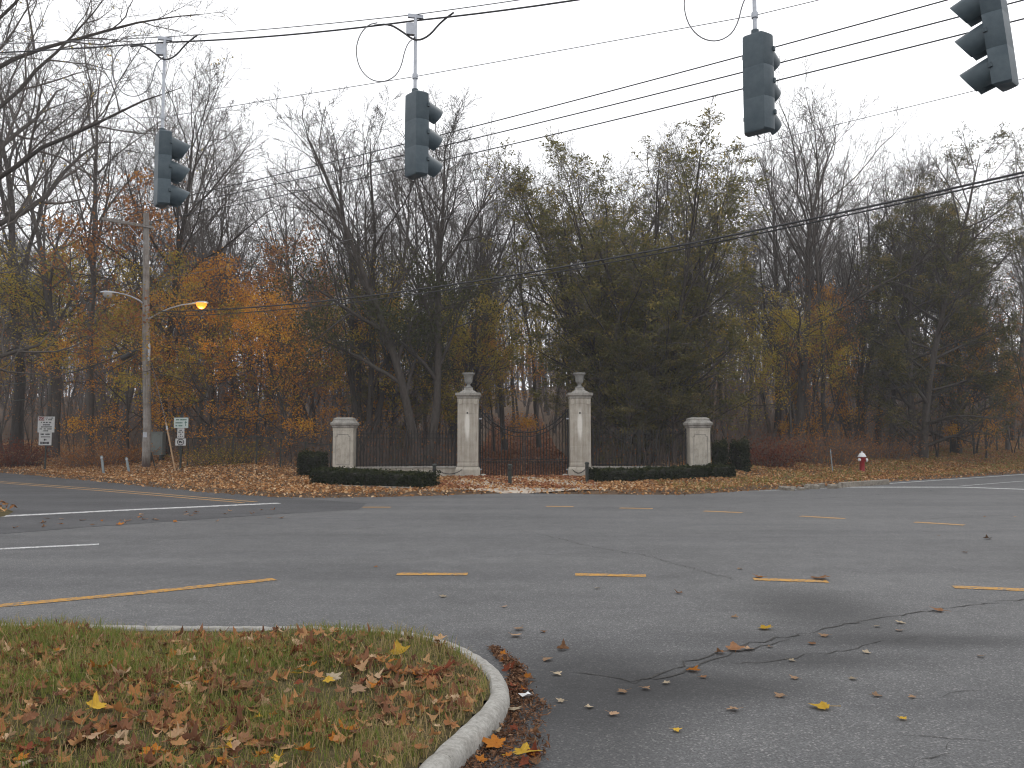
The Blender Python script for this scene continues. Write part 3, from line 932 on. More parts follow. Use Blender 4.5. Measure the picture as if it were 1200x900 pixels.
clump = np.sin(x * 3.1 + 1.3 * np.sin(y * 2.3)) * np.sin(y * 3.7 + np.cos(x * 2.1)) + rs.normal(0, .5, N)
k = inside(ISLP, x, y) & (clump > -.25); x, y = x[k], y[k]
k = kdist(x, y) > np.where(y > 5.85, .22, .075); x, y = x[k], y[k]
V, Q, T_, A_ = merged_leaves(x, y, lawn_z(x, y) + rs.uniform(.004, .035, len(x)), rs.uniform(.035, .13, len(x)), np.clip(rs.beta(1.3, 2.0, len(x)), 0, 1), 51, .26)
M['litter_lawn'] = m_leaf('lawn_leaf_litter', [(0, (.12, .06, .04)), (.3, (.24, .115, .065)), (.55, (.37, .17, .065)), (.75, (.45, .27, .14)), (1, (.55, .42, .29))], .2)
tag(link('leaf_litter', mesh_np('leaf_litter', V, Q, T_, A_), M['litter_lawn']), 'small brown and orange leaves matted into the island grass', 'litter', kind='stuff')

# far verge: leaf carpet -------------------------------------------
def litter_far():
    rs = np.random.RandomState(21)
    N = 95000
    x = rs.uniform(-34, 34, N)
    s = rs.uniform(-.55, 1, N) ** 1 * 0 + rs.beta(1.1, 1.6, N) * 12 - .35
    k = 1 / np.sqrt(1 + (np.interp(x + .5, EX, EY) - np.interp(x - .5, EX, EY)) ** 2)
    y = np.interp(x, EX, EY) + s / k
    keep = (np.abs(x - .45) > 2.2) | (s < 0.2) | (rs.uniform(0, 1, N) < .55)
    keep &= (s > 0) | (rs.uniform(0, 1, N) < .5)
    x, y, s = x[keep], y[keep], s[keep]
    z = np.maximum(ground_z(x, y), .0) + rs.uniform(.008, .06, len(x))
    V, Q = cards(np.stack([x, y, z], -1), rs.uniform(.05, .12, len(x)), 22, .7, .7)
    tint = np.clip(rs.beta(2.2, 1.8, len(x)) - .10 * sstep((x - 4) / 8), 0, 1)
    tag(link('fallen_leaves', mesh_np('fallen_leaves', V, Q, attr=np.repeat(tint, 4)), M['litter']), 'carpet of orange brown leaves along the far verge', 'leaves', kind='stuff')
litter_far()
# thin grass on the right verge
rs = np.random.RandomState(31)
N = 26000
x = rs.uniform(4.5, 34, N); s = rs.beta(1.2, 1.5, N) * 7
kk = 1 / np.sqrt(1 + (np.interp(x + .5, EX, EY) - np.interp(x - .5, EX, EY)) ** 2)
y = np.interp(x, EX, EY) + s / kk
pm = (np.sin(x * 1.3) * np.sin(y * 1.1) + rs.normal(0, .5, N)) > -.1
x, y = x[pm], y[pm]
V, Q, T = blades(x, y, ground_z(x, y), rs.uniform(.06, .16, len(x)), .02, 9, .7)
tag(link('verge_grass', mesh_np('verge_grass', V, Q, T, np.repeat(np.clip(rs.normal(.42, .2, len(x)), 0, 1), 5)), M['grass']), 'thin straw green grass on the right hand verge', 'grass', kind='stuff')

# the small verge between the side street and the main road at the left margin
vp = [gp(20, 600), gp(10, 606), gp(-30, 611)]
VP = [(p.x, p.y) for p in vp] + [(-24, 15.2), (-60, 15.2), (-60, 58), (-45, 47.5), (-26, 31), (-16.5, 22.6)] + [tuple(gp(-14, 588)[:2])]
mb = MB(); n = len(VP)
cxy = (sum(p[0] for p in VP) / n, sum(p[1] for p in VP) / n)
inn = [(p[0] + (cxy[0] - p[0]) * .03, p[1] + (cxy[1] - p[1]) * .03) for p in VP]
mb.add([(x, y, -.02) for x, y in VP] + [(x, y, .1) for x, y in inn], [tuple(range(n, 2 * n))] + [(i, (i + 1) % n, n + (i + 1) % n, n + i) for i in range(n)])
tag(mb.build('corner_verge', M['lawn']), kind='structure')
N = 1800
x = rs.uniform(-18, -9.6, N); y = rs.uniform(14.5, 26, N)
k = inside(VP, x, y); x, y = x[k], y[k]
V, Q = cards(np.stack([x, y, .1 + rs.uniform(0, .05, len(x))], -1), rs.uniform(.08, .16, len(x)), 33, .8, .7)
tag(link('corner_leaves', mesh_np('corner_leaves', V, Q, attr=np.repeat(rs.beta(2, 2.5, len(x)), 4)), M['litter']), 'orange brown leaves on the verge corner at the left margin', 'leaves', kind='stuff')

# ------------------------------------------------------------------ gate
YG = 30.3
GX0, GX1 = bx(549, YG), bx(679, YG)          # main pillars
YL = 29.6
LX0, LX1 = bx(405, YL), bx(817, YL)          # low pillars
# drive apron in front of the gate
ap = [(-2.6, 22.9), (-.5, 23.9), (.6, 24.1), (2.2, 23.5), (2.9, 27), (2.9, 30), (2.05, 32), (2.0, 45), (-1.1, 45), (-1.2, 32), (-2.1, 30), (-2.6, 27)]
mb = MB()
nrow = 40
rows = []
for j in range(nrow + 1):
    yy = 23.2 + j * (32.5 - 23.2) / nrow
    wl = np.interp(yy, [23.2, 27, 30, 33, 62], [-2.5, -2.5, -1.3, -1.3, -1.2]); wr = np.interp(yy, [23.2, 27, 30, 33, 62], [2.6, 2.8, 2.2, 2.1, 2.2])
    rows.append([(wl + (wr - wl) * i / 8, yy, float(ground_z(wl + (wr - wl) * i / 8, yy)) + (.02 if 0 < i < 8 else .006)) for i in range(9)])
vs = [p for r in rows for p in r]
mb.add(vs, [(j * 9 + i, j * 9 + i + 1, (j + 1) * 9 + i + 1, (j + 1) * 9 + i) for j in range(nrow) for i in range(8)])
tag(mb.build('drive', M['gravel'], smooth=True), kind='structure')
N = 15000
x = rs.uniform(-2.3, 2.6, N); y = 23.4 + rs.beta(1, 2, N) * 38
y = np.concatenate([y, 29.5 + 55 * rs.beta(1, 1.7, 34000)]); x = np.concatenate([x, rs.uniform(-1.9, 2.9, 34000)])
k = ((y > 30.5) | (rs.uniform(0, 1, len(y)) < .28 + .3 * np.sin(x * 2.2 + y) )) & (y > 23.6); x, y = x[k], y[k]
V, Q = cards(np.stack([x, y, ground_z(x, y) + .025 + rs.uniform(0, .04, len(x))], -1), rs.uniform(.08, .15, len(x)), 35, 1.0, .7)
M['litter_red'] = m_leaf('red_fallen_leaves', [(0, (.13, .05, .03)), (.4, (.25, .095, .05)), (.8, (.36, .18, .09)), (1, (.5, .36, .2))], .15)
tag(link('drive_leaves', mesh_np('drive_leaves', V, Q, attr=np.repeat(rs.beta(2, 2.2, len(x)), 4)), M['litter_red']), 'reddish brown leaves covering the gate drive', 'leaves', kind='stuff')

def main_pillar(x, label):
    t = thing('gate_pillar', label, 'pillar', (x, YG, 0), 0, 'tall stone gate pillars with urns')
    t.scale = (.93, .93, 1)
    MB().square_stack([(.475, -.1), (.475, .42), (.455, .47), (.43, .51)]).build('plinth', M['stone'], t)
    MB().square_stack([(.40, .52), (.408, .527), (.408, .62), (.396, .632), (.396, .70)]).build('shaft_stone', M['pillar'], t)
    zj = [.70, 1.26, 1.85, 2.42, 2.80]
    for za_, zb_ in zip(zj[:-1], zj[1:]):
        MB().square_stack([(.392, za_), (.40, za_ + .008), (.40, zb_ - .008), (.392, zb_)]).build('shaft_stone', M['pillar'], t)
    MB().square_stack([(.39, 2.80), (.405, 2.815), (.405, 2.98)]).build('shaft_stone', M['pillar'], t)
    cb = MB().square_stack([(.40, 2.98), (.43, 3.0), (.43, 3.05), (.49, 3.1), (.49, 3.18), (.46, 3.19)])
    cb.build('capital', M['cap'], t)
    MB().square_stack([(.34, 3.188), (.33, 3.21), (.28, 3.25), (.18, 3.30), (.17, 3.38)]).build('urn_base', M['cap'], t)
    MB().lathe([(.17, 3.37), (.17, 3.41), (.085, 3.45), (.07, 3.51), (.085, 3.54), (.13, 3.57), (.155, 3.62), (.16, 3.72), (.172, 3.80), (.21, 3.86), (.245, 3.89), (.245, 3.94), (.18, 3.94), (.15, 3.88)], 20).build('urn', M['urn'], t, smooth=True)
    # small raised blocks under the capital at both sides, and a bracket stub on the face
    for sx in (-1, 1):
        MB().box((sx * .3, -.415, 2.86), (.12, .04, .16), ch=.008).build('bracket_block', M['stone'], t)
    MB().box((-.02, -.41, 2.46), (.05, .05, .06), ch=.006).build('lamp_stub', M['iron'], t)
    return t
main_pillar(GX0, 'tall limestone gate pillar with urn, between the hedge bollard and the left gate leaf')
main_pillar(GX1, 'tall limestone gate pillar with urn, in front of the dark evergreen tree')
for x, s, lab in ((GX0 + .56, 1, 'rounded pale guard stone at the foot of the left gate pillar'), (GX1 - .56, -1, 'rounded pale guard stone at the foot of the right gate pillar')):
    mb = MB()
    rr = random.Random(3)
    rings = []
    for j in range(6):
        a = j / 5 * math.pi / 2
        rings.append((.2 * math.cos(a) + .005, .30 * math.sin(a) - .03))
    mb.lathe(rings, 12)
    tag(mb.build('guard_stone', M['stone'], None, (x, YG - .32, .0), smooth=True), lab, 'guard stone', 'guard stones at the gate pillars')
def low_pillar(x, label):
    t = thing('low_pillar', label, 'pillar', (x, YL, 0), 0, 'low stone end pillars')
    t.scale = (.84, .84, 1)
    MB().square_stack([(.46, -.1), (.46, .5), (.43, .54)]).build('plinth', M['stone'], t)
    MB().square_stack([(.42, .54), (.42, 1.8), (.43, 1.81), (.43, 1.9)]).build('shaft', M['stone'], t)
    # recessed panel edged by a thin raised border with notched corners
    b = MB()
    w_, z0, z1, nt_ = .3, .62, 1.68, .07
    P = [(-w_, z0), (w_, z0), (w_, z1 - nt_), (w_ - nt_, z1 - nt_), (w_ - nt_, z1), (-w_ + nt_, z1), (-w_ + nt_, z1 - nt_), (-w_, z1 - nt_)]
    for (a0, a1), (b0, b1) in zip(P, P[1:] + P[:1]):
        b.tube([(a0, -.42, a1), (b0, -.42, b1)], .013, 6)
    b.build('panel_border', M['cap'], t)
    MB().square_stack([(.43, 1.9), (.46, 1.93), (.46, 1.97), (.515, 2.02), (.515, 2.09), (.47, 2.12), (.4, 2.18), (.4, 2.24), (.3, 2.28)]).build('cap', M['cap'], t)
    return t
low_pillar(LX0, 'low limestone end pillar left of the left iron fence')
low_pillar(LX1, 'low limestone end pillar right of the right iron fence')

def picket_mesh(h, r=.0155):
    mb = MB()
    mb.tube([(0, 0, 0), (0, 0, h - .1)], r, 6)
    mb.lathe([(r, h - .1), (.024, h - .08), (.02, h - .05), (.002, h)], 6)
    return mb.mesh('picket')
PM = {}
def picket(h, parent, x, y, z):
    k = round(h, 2)
    if k not in PM: PM[k] = picket_mesh(k); PM[k].materials.append(M['iron'])
    return link('picket', PM[k], None, parent, (x, y, z))
def wing(xa, ya, xb, yb, lab_wall, lab_fence):
    v = Vector((xb - xa, yb - ya, 0)); L = v.length; a = math.atan2(v.y, v.x)
    t = thing('plinth_wall', lab_wall, 'wall', (xa, ya, 0), a, 'low stone walls under the fences')
    nb = 3
    for i in range(nb):
        MB().box((L * (i + .5) / nb, 0, .2), (L / nb - .012, .34, .56), ch=.012).build('wall_stone', M['stone'], t)
    for i in range(nb):
        MB().box((L * (i + .5) / nb, 0, .5), (L / nb - .008, .42, .06), ch=.012).build('coping_stone', M['cap'], t)
    f = thing('iron_fence', lab_fence, 'fence', (xa, ya, .53), a, 'black iron fences beside the gate')
    for z, n in ((.06, 'rail'), (1.02, 'rail'), (1.17, 'rail')):
        MB().box((L / 2, 0, z), (L, .045, .025)).build('rail', M['iron'], f)
    n = int(L / .112)
    for i in range(n):
        picket(1.33, f, (i + .5) * L / n, 0, .0)
    for u in (.04, L / 2, L - .04):
        MB().box((u, 0, .68), (.045, .05, 1.36)).build('post', M['iron'], f)
wing(LX0 + .39, YL, GX0 - .442, YG, 'low stone plinth wall between left low pillar and left tall pillar', 'black iron picket fence between left low pillar and left tall pillar')
wing(GX1 + .442, YG, LX1 - .39, YL, 'low stone plinth wall between right tall pillar and right low pillar', 'black iron picket fence between right tall pillar and right low pillar')

# two gate leaves, closed; the top sweeps down to the middle
XA, XB = GX0 + .40, GX1 - .40
XM = (XA + XB) / 2
def gate_top(u):            # u = 0 at hinge .. 1 at middle
    return 1.70 + .85 * (1 - u) ** 2.2
def gate_leaf(hx, sgn, lab):
    W = XM - XA - .02
    t = thing('gate_leaf', lab, 'gate', (hx, YG + .05, .06), 0, 'leaves of the iron gate')
    top = [(sgn * W * i / 14, 0, gate_top(i / 14)) for i in range(15)]
    MB().tube(top, .026, 6).build('top_rail', M['iron'], t)
    low = [(p[0], p[1], p[2] - .16) for p in top]
    MB().tube(low, .018, 6).build('sweep_rail', M['iron'], t)
    for z in (.07, .62, .72):
        MB().box((sgn * W / 2, 0, z), (W, .04, .03)).build('cross_rail', M['iron'], t)
    MB().box((sgn * .03, 0, 1.28), (.06, .06, 2.56)).build('hinge_stile', M['iron'], t)
    MB().box((sgn * (W - .02), 0, .87), (.045, .05, 1.74)).build('meeting_stile', M['iron'], t)
    n = 14
    for i in range(1, n):
        u = i / n
        picket(gate_top(u) + .12, t, sgn * W * u, 0, .03)
        if i % 1 == 0:
            picket(.66, t, sgn * W * (u - .5 / n), 0, .03)
    MB().box((sgn * .04, -.05, 2.2), (.1, .06, .05)).build('hinge', M['galv'], t)
    MB().box((sgn * .04, -.05, .35), (.1, .06, .05)).build('hinge', M['galv'], t)
    return t
gate_leaf(XA, 1, 'left leaf of the black iron gate, hung on the left tall pillar')
gl = gate_leaf(XB, -1, 'right leaf of the black iron gate, hung on the right tall pillar')

# bollards and chains
def bollard(p, lab, hh=.66):
    t = thing('bollard', lab, 'bollard', (p.x, p.y, float(max(ground_z(p.x, p.y), 0))), 0, 'dark bollards across the gate drive')
    MB().lathe([(.075, -.02), (.075, .03), (.055, .05), (.055, hh - .08), (.075, hh - .07), (.075, hh - .03), (.04, hh)], 12).build('post', M['post_green'], t, smooth=True)
    MB().lathe([(.058, hh - .2), (.06, hh - .19), (.06, hh - .16), (.058, hh - .15)], 12).build('collar', M['iron'], t)
    return t
B1, B2, B3 = gp(509, 570, .08), gp(597.5, 571, .05), gp(688, 567, .08)
bollard(B1, 'dark bollard at the end of the left clipped hedge')
bollard(B2, 'dark bollard standing alone in the middle of the drive')
bollard(B3, 'dark bollard at the end of the right clipped hedge')
def chain(a, b, sag, lab):
    t = thing('chain', lab, 'chain', a, 0, 'sagging chains beside the gate')
    n = 20
    P = [Vector((0, 0, 0)).lerp(b - a, i / n) - Vector((0, 0, sag * 4 * (i / n) * (1 - i / n))) for i in range(n + 1)]
    for i in range(n):
        p, q = P[i], P[i + 1]
        c = (p + q) / 2; d = (q - p) * .62
        o = d.orthogonal().normalized() * .016
        if i % 2: o = d.cross(o).normalized() * .016
        MB().tube([c - d, c - d * .5 + o, c + d * .5 + o, c + d, c + d * .5 - o, c - d * .5 - o, c - d], .008, 4).build('link', M['iron'], t)
chain(Vector((B1.x, B1.y, .62)), Vector((GX0 - .2, YG - .48, .42)), .16, 'sagging iron chain from the left hedge bollard to the left pillar')
chain(Vector((B3.x, B3.y, .62)), Vector((GX1 - .3, YG - .48, .42)), .16, 'sagging iron chain from the right hedge bollard to the right pillar')

# ------------------------------------------------------------------ hedges and shrubs
def hedge(name, path, wd, h0, h1, lab, seed, n=14000, mat='leaf_box', cat='hedge', zb=None, group=None, leaf_s=(.045, .09)):
    """leaf faces through the outer skin of a rounded box that follows a path, round a twiggy core"""
    rs = np.random.RandomState(seed)
    P = np.array(path, float)
    seg = np.hypot(*(P[1:] - P[:-1]).T); cum = np.concatenate([[0], np.cumsum(seg)]); L = cum[-1]
    u = rs.uniform(0, L, n)
    x = np.interp(u, cum, P[:, 0]); y = np.interp(u, cum, P[:, 1])
    i = np.clip(np.searchsorted(cum, u) - 1, 0, len(seg) - 1)
    dx, dy = (P[i + 1] - P[i]).T / seg[i]
    hh = np.interp(u / L, [0, 1], [h0, h1])
    # superellipse cross-section
    a = rs.uniform(-.25, np.pi + .25, n); rr = 1 - np.abs(rs.normal(0, .1, n)) + .05 * np.sin(u * 5 + a * 3) + .05 * np.sin(u * 13 + a * 5) + .12 * (rs.uniform(0, 1, n) < .06)
    ca, sa = np.cos(a), np.sin(a)
    sup = (np.abs(ca) ** 5 + np.abs(sa) ** 5) ** (-1 / 5)
    cx = ca * sup * rr * wd / 2; cz = np.clip(sa * sup * rr, 0, 2) * hh * 1.0
    z0 = np.maximum(ground_z(x, y), 0) 
    end = rs.uniform(0, 1, n) < .09
    C = np.stack([x - dy * cx, y + dx * cx, z0 + cz], -1)
    e = np.where(rs.uniform(0, 1, n) < .5, 0, L)
    fx = rs.uniform(-.5, .5, n) * wd; fz = rs.uniform(0, 1, n) * hh
    ex = np.interp(e, cum, P[:, 0]); ey = np.interp(e, cum, P[:, 1])
    C[end] = np.stack([ex - dy * fx + rs.normal(0, .02, n), ey + dx * fx + rs.normal(0, .02, n), z0 + fz], -1)[end]
    V, Q = cards(C, rs.uniform(*leaf_s, n), seed + 1, 0, .65)
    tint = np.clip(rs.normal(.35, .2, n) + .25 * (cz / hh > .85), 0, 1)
    t = thing(name, lab, cat, (0, 0, 0), 0, group)
    link('foliage', mesh_np('foliage', V, Q, attr=np.repeat(tint, 4)), M[mat], t)
    core = MB()
    m = max(2, int(L / .5))
    vs = []
    for j in range(m + 1):
        uu = .06 + (L - .12) * j / m
        cxx, cyy = np.interp(uu, cum, P[:, 0]), np.interp(uu, cum, P[:, 1])
        ii = min(np.searchsorted(cum, uu) - 1, len(seg) - 1); ii = max(ii, 0)
        ddx, ddy = (P[ii + 1] - P[ii]) / seg[ii]
        z = float(max(ground_z(cxx, cyy), 0)); hq = h0 + (h1 - h0) * j / m
        for s, zz in ((-1, -.05), (-1, .8), (-.7, .9), (.7, .9), (1, .8), (1, -.05)):
            vs.append((cxx - ddy * s * wd * .42, cyy + ddx * s * wd * .42, z + zz * hq))
    fs = [(j * 6 + i_, j * 6 + i_ + 1, (j + 1) * 6 + i_ + 1, (j + 1) * 6 + i_) for j in range(m) for i_ in range(5)]
    fs += [(5, 4, 3, 2, 1, 0), tuple(m * 6 + i_ for i_ in range(6))]
    core.add(vs, fs)
    core.build('twig_core', M['core'], t)
    return t
M['core'] = m_simple('hedge_twigs', (.012, .013, .008), (.022, .02, .013), 30, .95)
def gxy(px, py, z=.1): p = gp(px, py, z); return (p.x, p.y)
hedge('clipped_hedge', [gxy(378, 567.5), gxy(440, 570.5), gxy(502, 572)], 1.0, .48, .44, 'low dark clipped hedge in front of the left plinth wall', 41, 15000)
hedge('clipped_hedge', [(bx(696, 26.9), 26.9), (bx(760, 27.6), 27.6), (bx(820, 28.25), 28.25), (bx(851, 28.6), 28.6)], .9, .42, .38, 'low dark clipped hedge in front of the right plinth wall', 43, 15000)
hedge('box_shrub', [(bx(838, 30.5), 30.7), (bx(850, 30.5), 30.7)], .95, 1.0, 1.0, 'dark clipped shrub touching the right low pillar', 45, 5000, cat='shrub', group='clipped shrubs at the end pillars')
hedge('box_shrub', [(bx(858, 31), 30.8), (bx(870, 31), 30.9)], .9, 1.08, 1.05, 'dark clipped shrub at the outer end of the right pair', 46, 5000, cat='shrub', group='clipped shrubs at the end pillars')
hedge('box_shrub', [(bx(355, 31), 30.8), (bx(384, 31), 30.8)], .9, .85, .85, 'dark clipped shrub beside the left low pillar', 47, 6000, cat='shrub', group='clipped shrubs at the end pillars')
# kerb of the left hedge bed
kb = MB()
for i in range(6):
    a, b = gp(395 + i * 15, 572.5 + i * .5, .05), gp(409 + i * 15, 573 + i * .5, .05)
    kb.box(((a.x + b.x) / 2, (a.y + b.y) / 2, .06), ((b - a).length, .15, .2), math.atan2(b.y - a.y, b.x - a.x), .015)
tag(kb.build('hedge_kerb', M['kerb_far']), kind='structure')

def brush(name, cx, cy, wx, wy, h, lab, seed, mat='leaf_red', stems=120, leaves=2600, cat='shrub', group=None, ls=(.05, .1)):
    rs = np.random.RandomState(seed)
    t = thing(name, lab, cat, (0, 0, 0), 0, group)
    tb = {}
    tips = []
    for i in range(stems):
        a = rs.uniform(0, 6.28); r = math.sqrt(rs.uniform(0, 1))
        x, y = cx + math.cos(a) * r * wx * .35, cy + math.sin(a) * r * wy * .35
        z = float(ground_z(x, y)) - .05
        hh = h * rs.uniform(.55, 1.05) * (1 - .35 * r * r)
        ox, oy = math.cos(a) * r * wx * .25 + rs.normal(0, .15), math.sin(a) * r * wy * .25 + rs.normal(0, .15)
        pts = [(x + ox * (k / 4) ** 1.6 + rs.normal(0, .03), y + oy * (k / 4) ** 1.6 + rs.normal(0, .03), z + hh * (k / 4) * (1 - .1 * (k / 4))) for k in range(5)]
        tb.setdefault((5, 3), []).append((pts, [.014, .012, .009, .007, .004]))
        tips += pts[1:]
    V, Q = tubes_np(tb)
    link('stems', mesh_np('stems', V, Q), M['brush'], t)
    tips = np.array(tips)
    C = tips[rs.randint(0, len(tips), leaves)] + rs.normal(0, 1, (leaves, 3)) * np.array([.22, .22, .16])
    C[:, 2] = np.maximum(C[:, 2], ground_z(C[:, 0], C[:, 1]) + .03)
    V, Q = cards(C, rs.uniform(*ls, leaves), seed + 1)
    link('foliage', mesh_np('foliage', V, Q, attr=np.repeat(rs.uniform(0, 1, leaves), 4)), M[mat], t)
def tubes_np(groups):
    """groups: {(points per branch, sides): [(points, radii), ...]} -> vertices, quads"""
    VV, QQ, off = [], [], 0
    for (n, s), lst in groups.items():
        P = np.array([a for a, _ in lst], float); Rd = np.array([b for _, b in lst], float)
        B = len(lst)
        d = P[:, -1] - P[:, 0]; d /= np.linalg.norm(d, axis=1, keepdims=True) + 1e-9
        ref = np.where(np.abs(d[:, 2:3]) < .9, np.array([[0, 0, 1.]]), np.array([[1., 0, 0]]))
        u = np.cross(d, ref); u /= np.linalg.norm(u, axis=1, keepdims=True) + 1e-9
        v = np.cross(d, u)
        a = np.arange(s) * 2 * np.pi / s
        ring = u[:, None, :] * np.cos(a)[None, :, None] + v[:, None, :] * np.sin(a)[None, :, None]
        V = P[:, :, None, :] + ring[:, None, :, :] * Rd[:, :, None, None]
        idx = np.arange(B * n * s).reshape(B, n, s) + off
        nxt = np.roll(idx, -1, axis=2)
        Q = np.stack([idx[:, :-1], nxt[:, :-1], nxt[:, 1:], idx[:, 1:]], -1).reshape(-1, 4)
        VV.append(V.reshape(-1, 3)); QQ.append(Q); off += B * n * s
    return np.concatenate(VV), np.concatenate(QQ)

# ------------------------------------------------------------------ trees
def vadd(a, b, k=1.0): return (a[0] + b[0] * k, a[1] + b[1] * k, a[2] + b[2] * k)
def vnorm(a):
    l = math.sqrt(a[0] * a[0] + a[1] * a[1] + a[2] * a[2]) or 1e-9
    return (a[0] / l, a[1] / l, a[2] / l)
def tilt(d, ang, az):
    """d turned by ang about a random side axis"""
    ref = (0, 0, 1) if abs(d[2]) < .9 else (1, 0, 0)
    u = vnorm((d[1] * ref[2] - d[2] * ref[1], d[2] * ref[0] - d[0] * ref[2], d[0] * ref[1] - d[1] * ref[0]))
    v = (d[1] * u[2] - d[2] * u[1], d[2] * u[0] - d[0] * u[2], d[0] * u[1] - d[1] * u[0])
    c, s = math.cos(ang), math.sin(ang)
    ca, sa = math.cos(az), math.sin(az)
    return vnorm(tuple(d[i] * c + (u[i] * ca + v[i] * sa) * s for i in range(3)))
SEGS = {0: (12, 9), 1: (8, 6), 2: (6, 4), 3: (4, 3), 4: (3, 3)}
def grow(seed, H, r0, clear=.3, limbs=16, ang=(28, 55), len0=.42, stems=1, sspread=12, sub=(8, 7, 5), up=(.0, .05, .06, .05, .04), wob=.10, top=.25, fork=0.0, rmin=.0066, dome=True, lean=(0, 0)):
    g = random.Random(seed)
    thick, thin, tips = {}, {}, []
    def branch(p, d, L, r, lv, rend):
        n, s = SEGS[lv]
        pts, rad, dirs = [p], [r], [d]
        for k in range(1, n):
            wv = wob * (1.0 if lv else .55)
            d = vnorm((d[0] + g.gauss(0, wv), d[1] + g.gauss(0, wv), d[2] + g.gauss(0, wv) + up[lv]))
            p = vadd(p, d, L / (n - 1))
            pts.append(p); dirs.append(d)
            t = k / (n - 1)
            rad.append(max(rend, r * (1 - t) ** .8 + rend * t))
        if lv == 0: rad[0] *= 1.35
        (thick if lv < 2 else thin).setdefault((n, s), []).append((pts, rad))
        return pts, rad, dirs
    def sample(pts, rad, dirs, t):
        f = t * (len(pts) - 1); i = min(int(f), len(pts) - 2); f -= i
        return tuple(pts[i][k] * (1 - f) + pts[i + 1][k] * f for k in range(3)), rad[i] * (1 - f) + rad[i + 1] * f, dirs[i + 1]
    def spawn(pts, rad, dirs, L, lv):
        """children of a branch of level lv"""
        if lv >= 3 + (len(sub) - 3) + 1: return
        k = sub[lv - 1]
        k = max(2, int(round(k * g.uniform(.75, 1.25))))
        az = g.uniform(0, 6.28)
        for j in range(k):
            t = .22 + .78 * (j + g.random()) / k
            t = min(t, .99)
            p, r, d = sample(pts, rad, dirs, t)
            az += 2.4 + g.uniform(-.5, .5)
            dd = tilt(d, R(g.uniform(24, 58)), az)
            l = L * g.uniform(.34, .58) * (1.12 - .62 * t)
            rr = max(rmin, r * g.uniform(.5, .72))
            q = branch(p, dd, l, rr, lv + 1, rmin * (.9 if lv < 3 else .7))
            tips.append((lv + 1, q[0]))
            if lv + 1 < 1 + len(sub): spawn(*q, l, lv + 1)
    for s in range(stems):
        if stems == 1: d0 = vnorm((lean[0] + g.gauss(0, .02), lean[1] + g.gauss(0, .02), 1)); Hs, rs_ = H, r0; p0 = (0, 0, -.2)
        else:
            a = 6.283 * s / stems + g.uniform(-.3, .3)
            tl = math.tan(R(sspread * g.uniform(.5, 1.2)))
            d0 = vnorm((math.cos(a) * tl + lean[0], math.sin(a) * tl * .8 + lean[1], 1)); Hs = H * g.uniform(.82, 1.0); rs_ = r0 * g.uniform(.75, 1)
            p0 = (math.cos(a) * r0 * .7, math.sin(a) * r0 * .7, -.2)
        tr = branch(p0, d0, Hs, rs_, 0, max(rmin * 2, rs_ * .08))
        az = g.uniform(0, 6.28)
        nl = max(4, int(limbs / (1 if stems == 1 else stems ** .7)))
        for j in range(nl):
            t = clear + (1 - clear) * ((j + g.random() * .8) / nl) ** 1.0
            t = min(t, .985)
            p, r, d = sample(*tr, t)
            az += 2.4 + g.uniform(-.6, .6)
            u = (t - clear) / (1 - clear)
            dd = tilt(d, R(g.uniform(*ang)) * (1 - .35 * u), az)
            L = Hs * len0 * g.uniform(.75, 1.15) * ((.62 + .42 * math.sin(math.pi * (.12 + .7 * u)) - .45 * u * u) if dome else (1 - (1 - top) * u))
            q = branch(p, dd, L, max(rmin * 2, r * g.uniform(.42, .68)), 1, rmin * 1.6)
            tips.append((1, q[0]))
            spawn(*q, L, 1)
    return thick, thin, tips

SEED1 = 145
def leaf_cloud(tips, n, seed, size, spread=.15, gam=.8, along=False, cut=-.45, levels=(3, 4), zlim=None, flat=0., asp=.65, xlim=None):
    rs = np.random.RandomState(seed)
    P = [np.array(p) for lv, p in tips if lv in levels]
    pts = []
    dirs = []
    for p in P:
        pts.append(p[1:]); dd = p[1:] - p[:-1]; dirs.append(dd)
    pts = np.concatenate(pts); dirs = np.concatenate(dirs)
    if zlim is not None:
        lo, hi, soft, hsoft = zlim if len(zlim) == 4 else (*zlim, zlim[2])
        prob = np.clip((pts[:, 2] - lo) / soft, 0, 1) * np.clip((hi - pts[:, 2]) / hsoft, 0, 1) ** 1.3
        k = rs.uniform(0, 1, len(pts)) < prob
        pts, dirs = pts[k], dirs[k]
    # clumps about a metre across: some sprays carry many leaves and some none, and their leaf colour varies
    fld = np.zeros(len(pts))
    for _ in range(7):
        kv = rs.normal(size=3); kv = kv / np.linalg.norm(kv) * 6.283 / rs.uniform(.9, 2.4)
        fld += np.sin(pts @ kv + rs.uniform(0, 6.28))
    fld /= 1.9
    kk = fld > cut
    pts, dirs, fld = pts[kk], dirs[kk], fld[kk]
    wgt = rs.gamma(gam, 1, len(pts)); wgt /= wgt.sum()
    i = rs.choice(len(pts), n, p=wgt)
    C = pts[i] + rs.normal(0, 1, (n, 3)) * spread * np.array([1, 1, .6])
    V, Q = cards(C, rs.uniform(*size, n), seed + 1, flat, asp, direc=(dirs[i] / (np.linalg.norm(dirs[i], axis=1, keepdims=True) + 1e-9)) if along else None)
    clump = rs.uniform(0, 1, len(pts))[i]
    tint = np.clip(.45 + .24 * fld[i] + .22 * (clump - .5) + .42 * (rs.uniform(0, 1, n) - .5), 0, 1)
    return mesh_np('leaves', V, Q, attr=np.repeat(tint, 4))

